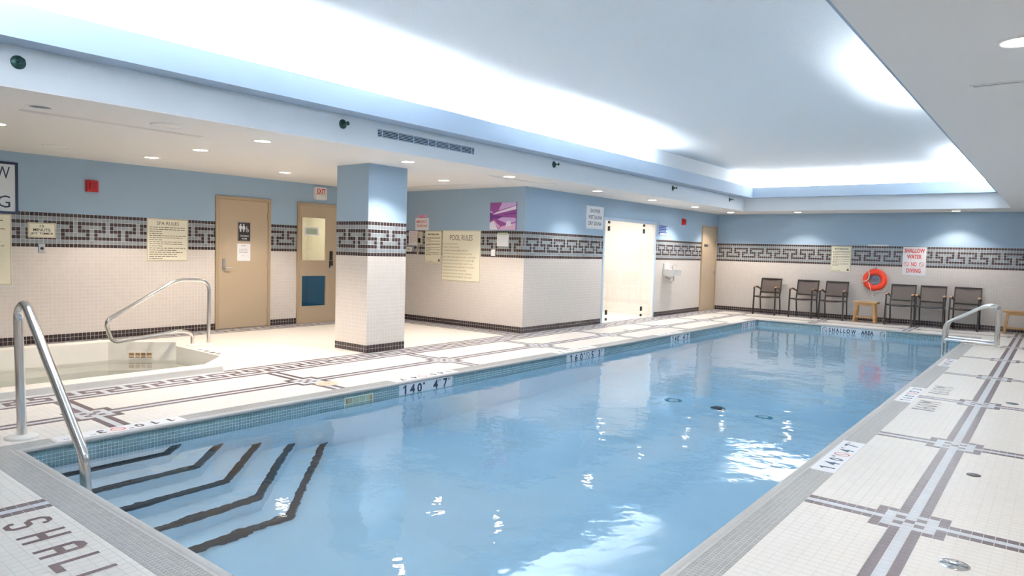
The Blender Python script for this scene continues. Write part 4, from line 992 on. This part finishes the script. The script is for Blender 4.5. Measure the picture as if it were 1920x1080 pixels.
for (x, y, r_), (nm, lb, ct, mm) in zip(ROUND_LIDS, lids):
    o = thing(nm, lb, ct, (x, y, .0008))
    mb = MB(); mb.lathe([(r_, 0), (r_, .0022), (r_*.93, .0036), (.001, .0040)], (0,0,0), 'z', 30); cov = mb.build('cover', mm, o)
    mb = MB()
    if nm == 'floor_drain':
        for k in range(8):
            a = 2*math.pi*k/8+.2; mb.prism([(math.cos(a-.22)*r_*.35, math.sin(a-.22)*r_*.35), (math.cos(a-.28)*r_*.8, math.sin(a-.28)*r_*.8), (math.cos(a+.28)*r_*.8, math.sin(a+.28)*r_*.8), (math.cos(a+.22)*r_*.35, math.sin(a+.22)*r_*.35)], .0040, .0046)
        mb.build('slots', 'steel_dull', cov)
        mb = MB(); mb.bar((-r_*.85, .0, .005), (r_*.85, 0, .005), r_*.2, .002); mb.build('cross_bar', 'chrome', cov)
    else:
        for s_ in (-1, 1): mb.lathe([(r_*.09, .0042), (.0005, .0046)], (s_*r_*.22, 0, 0), 'z', 10)
        mb.build('finger_hole', 'skimmer_rust' if nm == 'skimmer_lid' else 'dark_void', cov)
# ---- ceiling fittings
LAMPS = [(-1.37, 2.592, 'downlight over the whirlpool curb, first of the row of three', WARM, 1), (-2.726, 2.622, 'downlight in the middle over the whirlpool end', WARM, 1), (-4.089, 2.666, 'downlight over the back of the whirlpool', WARM, 1),
         (-3.975, 4.578, 'downlight before the changing room door', WARM, 1), (-1.222, 4.538, 'downlight beside the pillar on its pool side', (1, .93, .86), 1), (-2.47, 6.472, 'downlight behind the pillar before the pool rules', WARM, 1.25),
         (-1.123, 6.464, 'downlight above the deck between pillar and inner wall corner', WARM, .8), (-1.151, 8.98, 'downlight by the shower and sauna sign', (1, .93, .86), .5), (-1.185, 11.135, 'downlight above the shower opening', (1, .93, .86), 1),
         (-1.204, 13.244, 'downlight above the white wall basin', (1, .93, .86), 1), (-1.153, 15.257, 'downlight before the far corner door', WARM, .8), (.379, 15.50, 'downlight above the left hand armchairs', WARM, .6),
         (3.526, 15.66, 'downlight above the right hand armchairs', WARM, .6), (5.105, 2.649, 'downlight cut by the right picture edge', (1, .95, .9), .9), (-2.80, .632, 'downlight cut by the left picture edge', WARM, 1)]
def downlight(x, y, label, col, k, on=True):
    o = thing('downlight', label, 'ceiling light', (x, y, ZS), 0, 'recessed round ceiling downlights')
    mb = MB(); mb.lathe([(.080, -.002), (.084, -.007), (.102, -.006), (.106, .0)], (0,0,0), 'z', 28); mb.build('trim_ring', 'plastic_white', o)
    mb = MB(); mb.lathe([(.0005, -.0035), (.081, -.003)], (0,0,0), 'z', 24); mb.build('lens', 'lamp_glow' if on else 'lamp_off', o)
    if on:
        d_ = bpy.data.lights.new('soffit_spot', 'SPOT'); d_.energy = SPOT_W*k; d_.color = col; d_.spot_size = R(116); d_.spot_blend = .5; d_.shadow_soft_size = .05
        l = bpy.data.objects.new('soffit_spot', d_); COL.objects.link(l); l.location = (0, 0, -.03); l.parent = o
for x, y, lb, c, k in LAMPS: downlight(x, y, lb, c, k)
for y in (-.9, 6.7, 10.8):                                  # unseen spots without fixtures, added to brighten the right deck and soffit
    d_ = bpy.data.lights.new('soffit_spot', 'SPOT'); d_.energy = SPOT_W; d_.color = (1, .95, .9); d_.spot_size = R(116); d_.spot_blend = .5; d_.shadow_soft_size = .05
    l = bpy.data.objects.new('soffit_spot', d_); COL.objects.link(l); l.location = (5.55, y, ZS-.03)
downlight(-1.391, .566, 'unlit mirrored downlight left of the ceiling slot', WARM, 0, False)
for k, (x, y, w_, l_, lb) in enumerate(((-1.715, 1.315, .05, 1.56, 'long thin ceiling slot over the whirlpool side'), (-3.25, 7.12, 1.52, .05, 'thin ceiling slot along the inner wall'), (-1.30, 7.0, .05, 1.5, 'thin ceiling slot at the inner wall corner'),
                                       (.42, 15.95, 1.45, .05, 'thin ceiling slot above the left hand armchairs'), (3.0, 15.98, 1.6, .05, 'thin ceiling slot above the right hand armchairs'), (4.985, 3.56, .30, .035, 'short dark ceiling slot at the upper right'))):
    o = thing('slot_diffuser', lb, 'air vent', (x, y, ZS), 0, 'linear ceiling slots')
    mb = MB(); e = .016
    for q in ((-w_/2-e, -l_/2-e, w_/2+e, -l_/2), (-w_/2-e, l_/2, w_/2+e, l_/2+e), (-w_/2-e, -l_/2, -w_/2, l_/2), (w_/2, -l_/2, w_/2+e, l_/2)): mb.box(q[0], q[1], -.006, q[2], q[3], .001)
    mb.build('frame', 'paint_white', o)
    mb = MB()
    if w_ > l_: mb.box(-w_/2, -l_*.15, -.0035, w_/2, l_*.15, .001)
    else: mb.box(-w_*.15, -l_/2, -.0035, w_*.15, l_/2, .001)
    mb.build('slot', 'dark_void' if k == 5 else 'steel_dull', o)
    mb = MB()
    if w_ > l_: mb.box(-w_/2, -l_/2, -.003, w_/2, -l_*.16, .001); mb.box(-w_/2, l_*.16, -.003, w_/2, l_/2, .001)
    else: mb.box(-w_/2, -l_/2, -.003, -w_*.16, l_/2, .001); mb.box(w_*.16, -l_/2, -.003, w_/2, l_/2, .001)
    mb.build('blade', 'paint_white', o)
for x, y, lb in ((-1.31, 1.58, 'round white ceiling speaker nearest the tray edge at left'), (-4.10, 1.58, 'round white ceiling speaker over the back of the whirlpool'), (-1.20, 7.62, 'round white ceiling speaker by the inner wall corner'), (-1.10, 14.1, 'round white ceiling speaker near the far corner')):
    o = thing('ceiling_speaker', lb, 'speaker', (x, y, ZS), 0, 'round ceiling speakers')
    mb = MB(); mb.lathe([(.125, -.004), (.135, -.012), (.15, -.008), (.155, 0)], (0,0,0), 'z', 28); mb.build('rim', 'paint_white', o)
    mb = MB(); mb.lathe([(.0005, -.006), (.126, -.004)], (0,0,0), 'z', 24); mb.build('grille', 'plastic_white', o)
SPL = ['nearest, at the left picture edge', 'left of the long air grille', 'right of the air grille', 'second from the far end', 'at the far end']
for (y, z), lb in zip(((.224, 2.685), (3.141, 2.70), (7.04, 2.715), (11.10, 2.715), (14.06, 2.71)), SPL):
    o = thing('sprinkler_head', 'green side wall sprinkler on the white fascia, '+lb, 'sprinkler', (TX0, y, z), H90, 'sprinkler heads along the white fascia')
    mb = MB(); mb.lathe([(.0, .012), (.022, .012), (.044, .006), (.05, .0)], (0,0,0), '-y', 22); mb.build('escutcheon', 'brass_green', o)
    mb = MB(); mb.lathe([(.014, .008), (.014, .04), (.009, .045), (.009, .06), (.0, .062)], (0,0,0), '-y', 14)
    for s_ in (-1, 1): mb.bar((s_*.014, -.035, 0), (s_*.008, -.075, 0), .006, .006)
    mb.build('body', 'brass_green', o)
    mb = MB(); mb.box(-.016, -.085, .0, .016, -.035, .005); mb.lathe([(.0, .085), (.022, .085), (.022, .079), (.0, .079)], (0,0,0), '-y', 14); mb.build('deflector', 'brass_green', o)
o = thing('air_grille', 'long louvred air grille in the white fascia above the pillar', 'air vent', (TX0, 4.421, 2.68), H90)
L, h = 1.62, .085; mb = MB(); e = .014
for q in ((-L/2-e, -h/2-e, L/2+e, -h/2), (-L/2-e, h/2, L/2+e, h/2+e), (-L/2-e, -h/2, -L/2, h/2), (L/2, -h/2, L/2+e, h/2)): mb.box(q[0], -.008, q[1], q[2], .001, q[3])
mb.build('frame', 'paint_tray', o)
mb = MB(); mb.box(-L/2, -.0012, -h/2, L/2, .001, h/2); mb.build('dark_backing', 'dark_void', o)
for k in range(5):
    mb = MB(); z = -h/2+h*(k+.5)/5; mb.box(-L/2, -.007, z-.003, L/2, -.001, z+.003); mb.build('louvre', 'grille_blue', o)
for x in (-.74, -.50, -.26, -.02, .11, .34, .56, .76):
    mb = MB(); mb.box(x-.004, -.0075, -h/2, x+.004, -.001, h/2); mb.build('mullion', 'grille_blue', o)
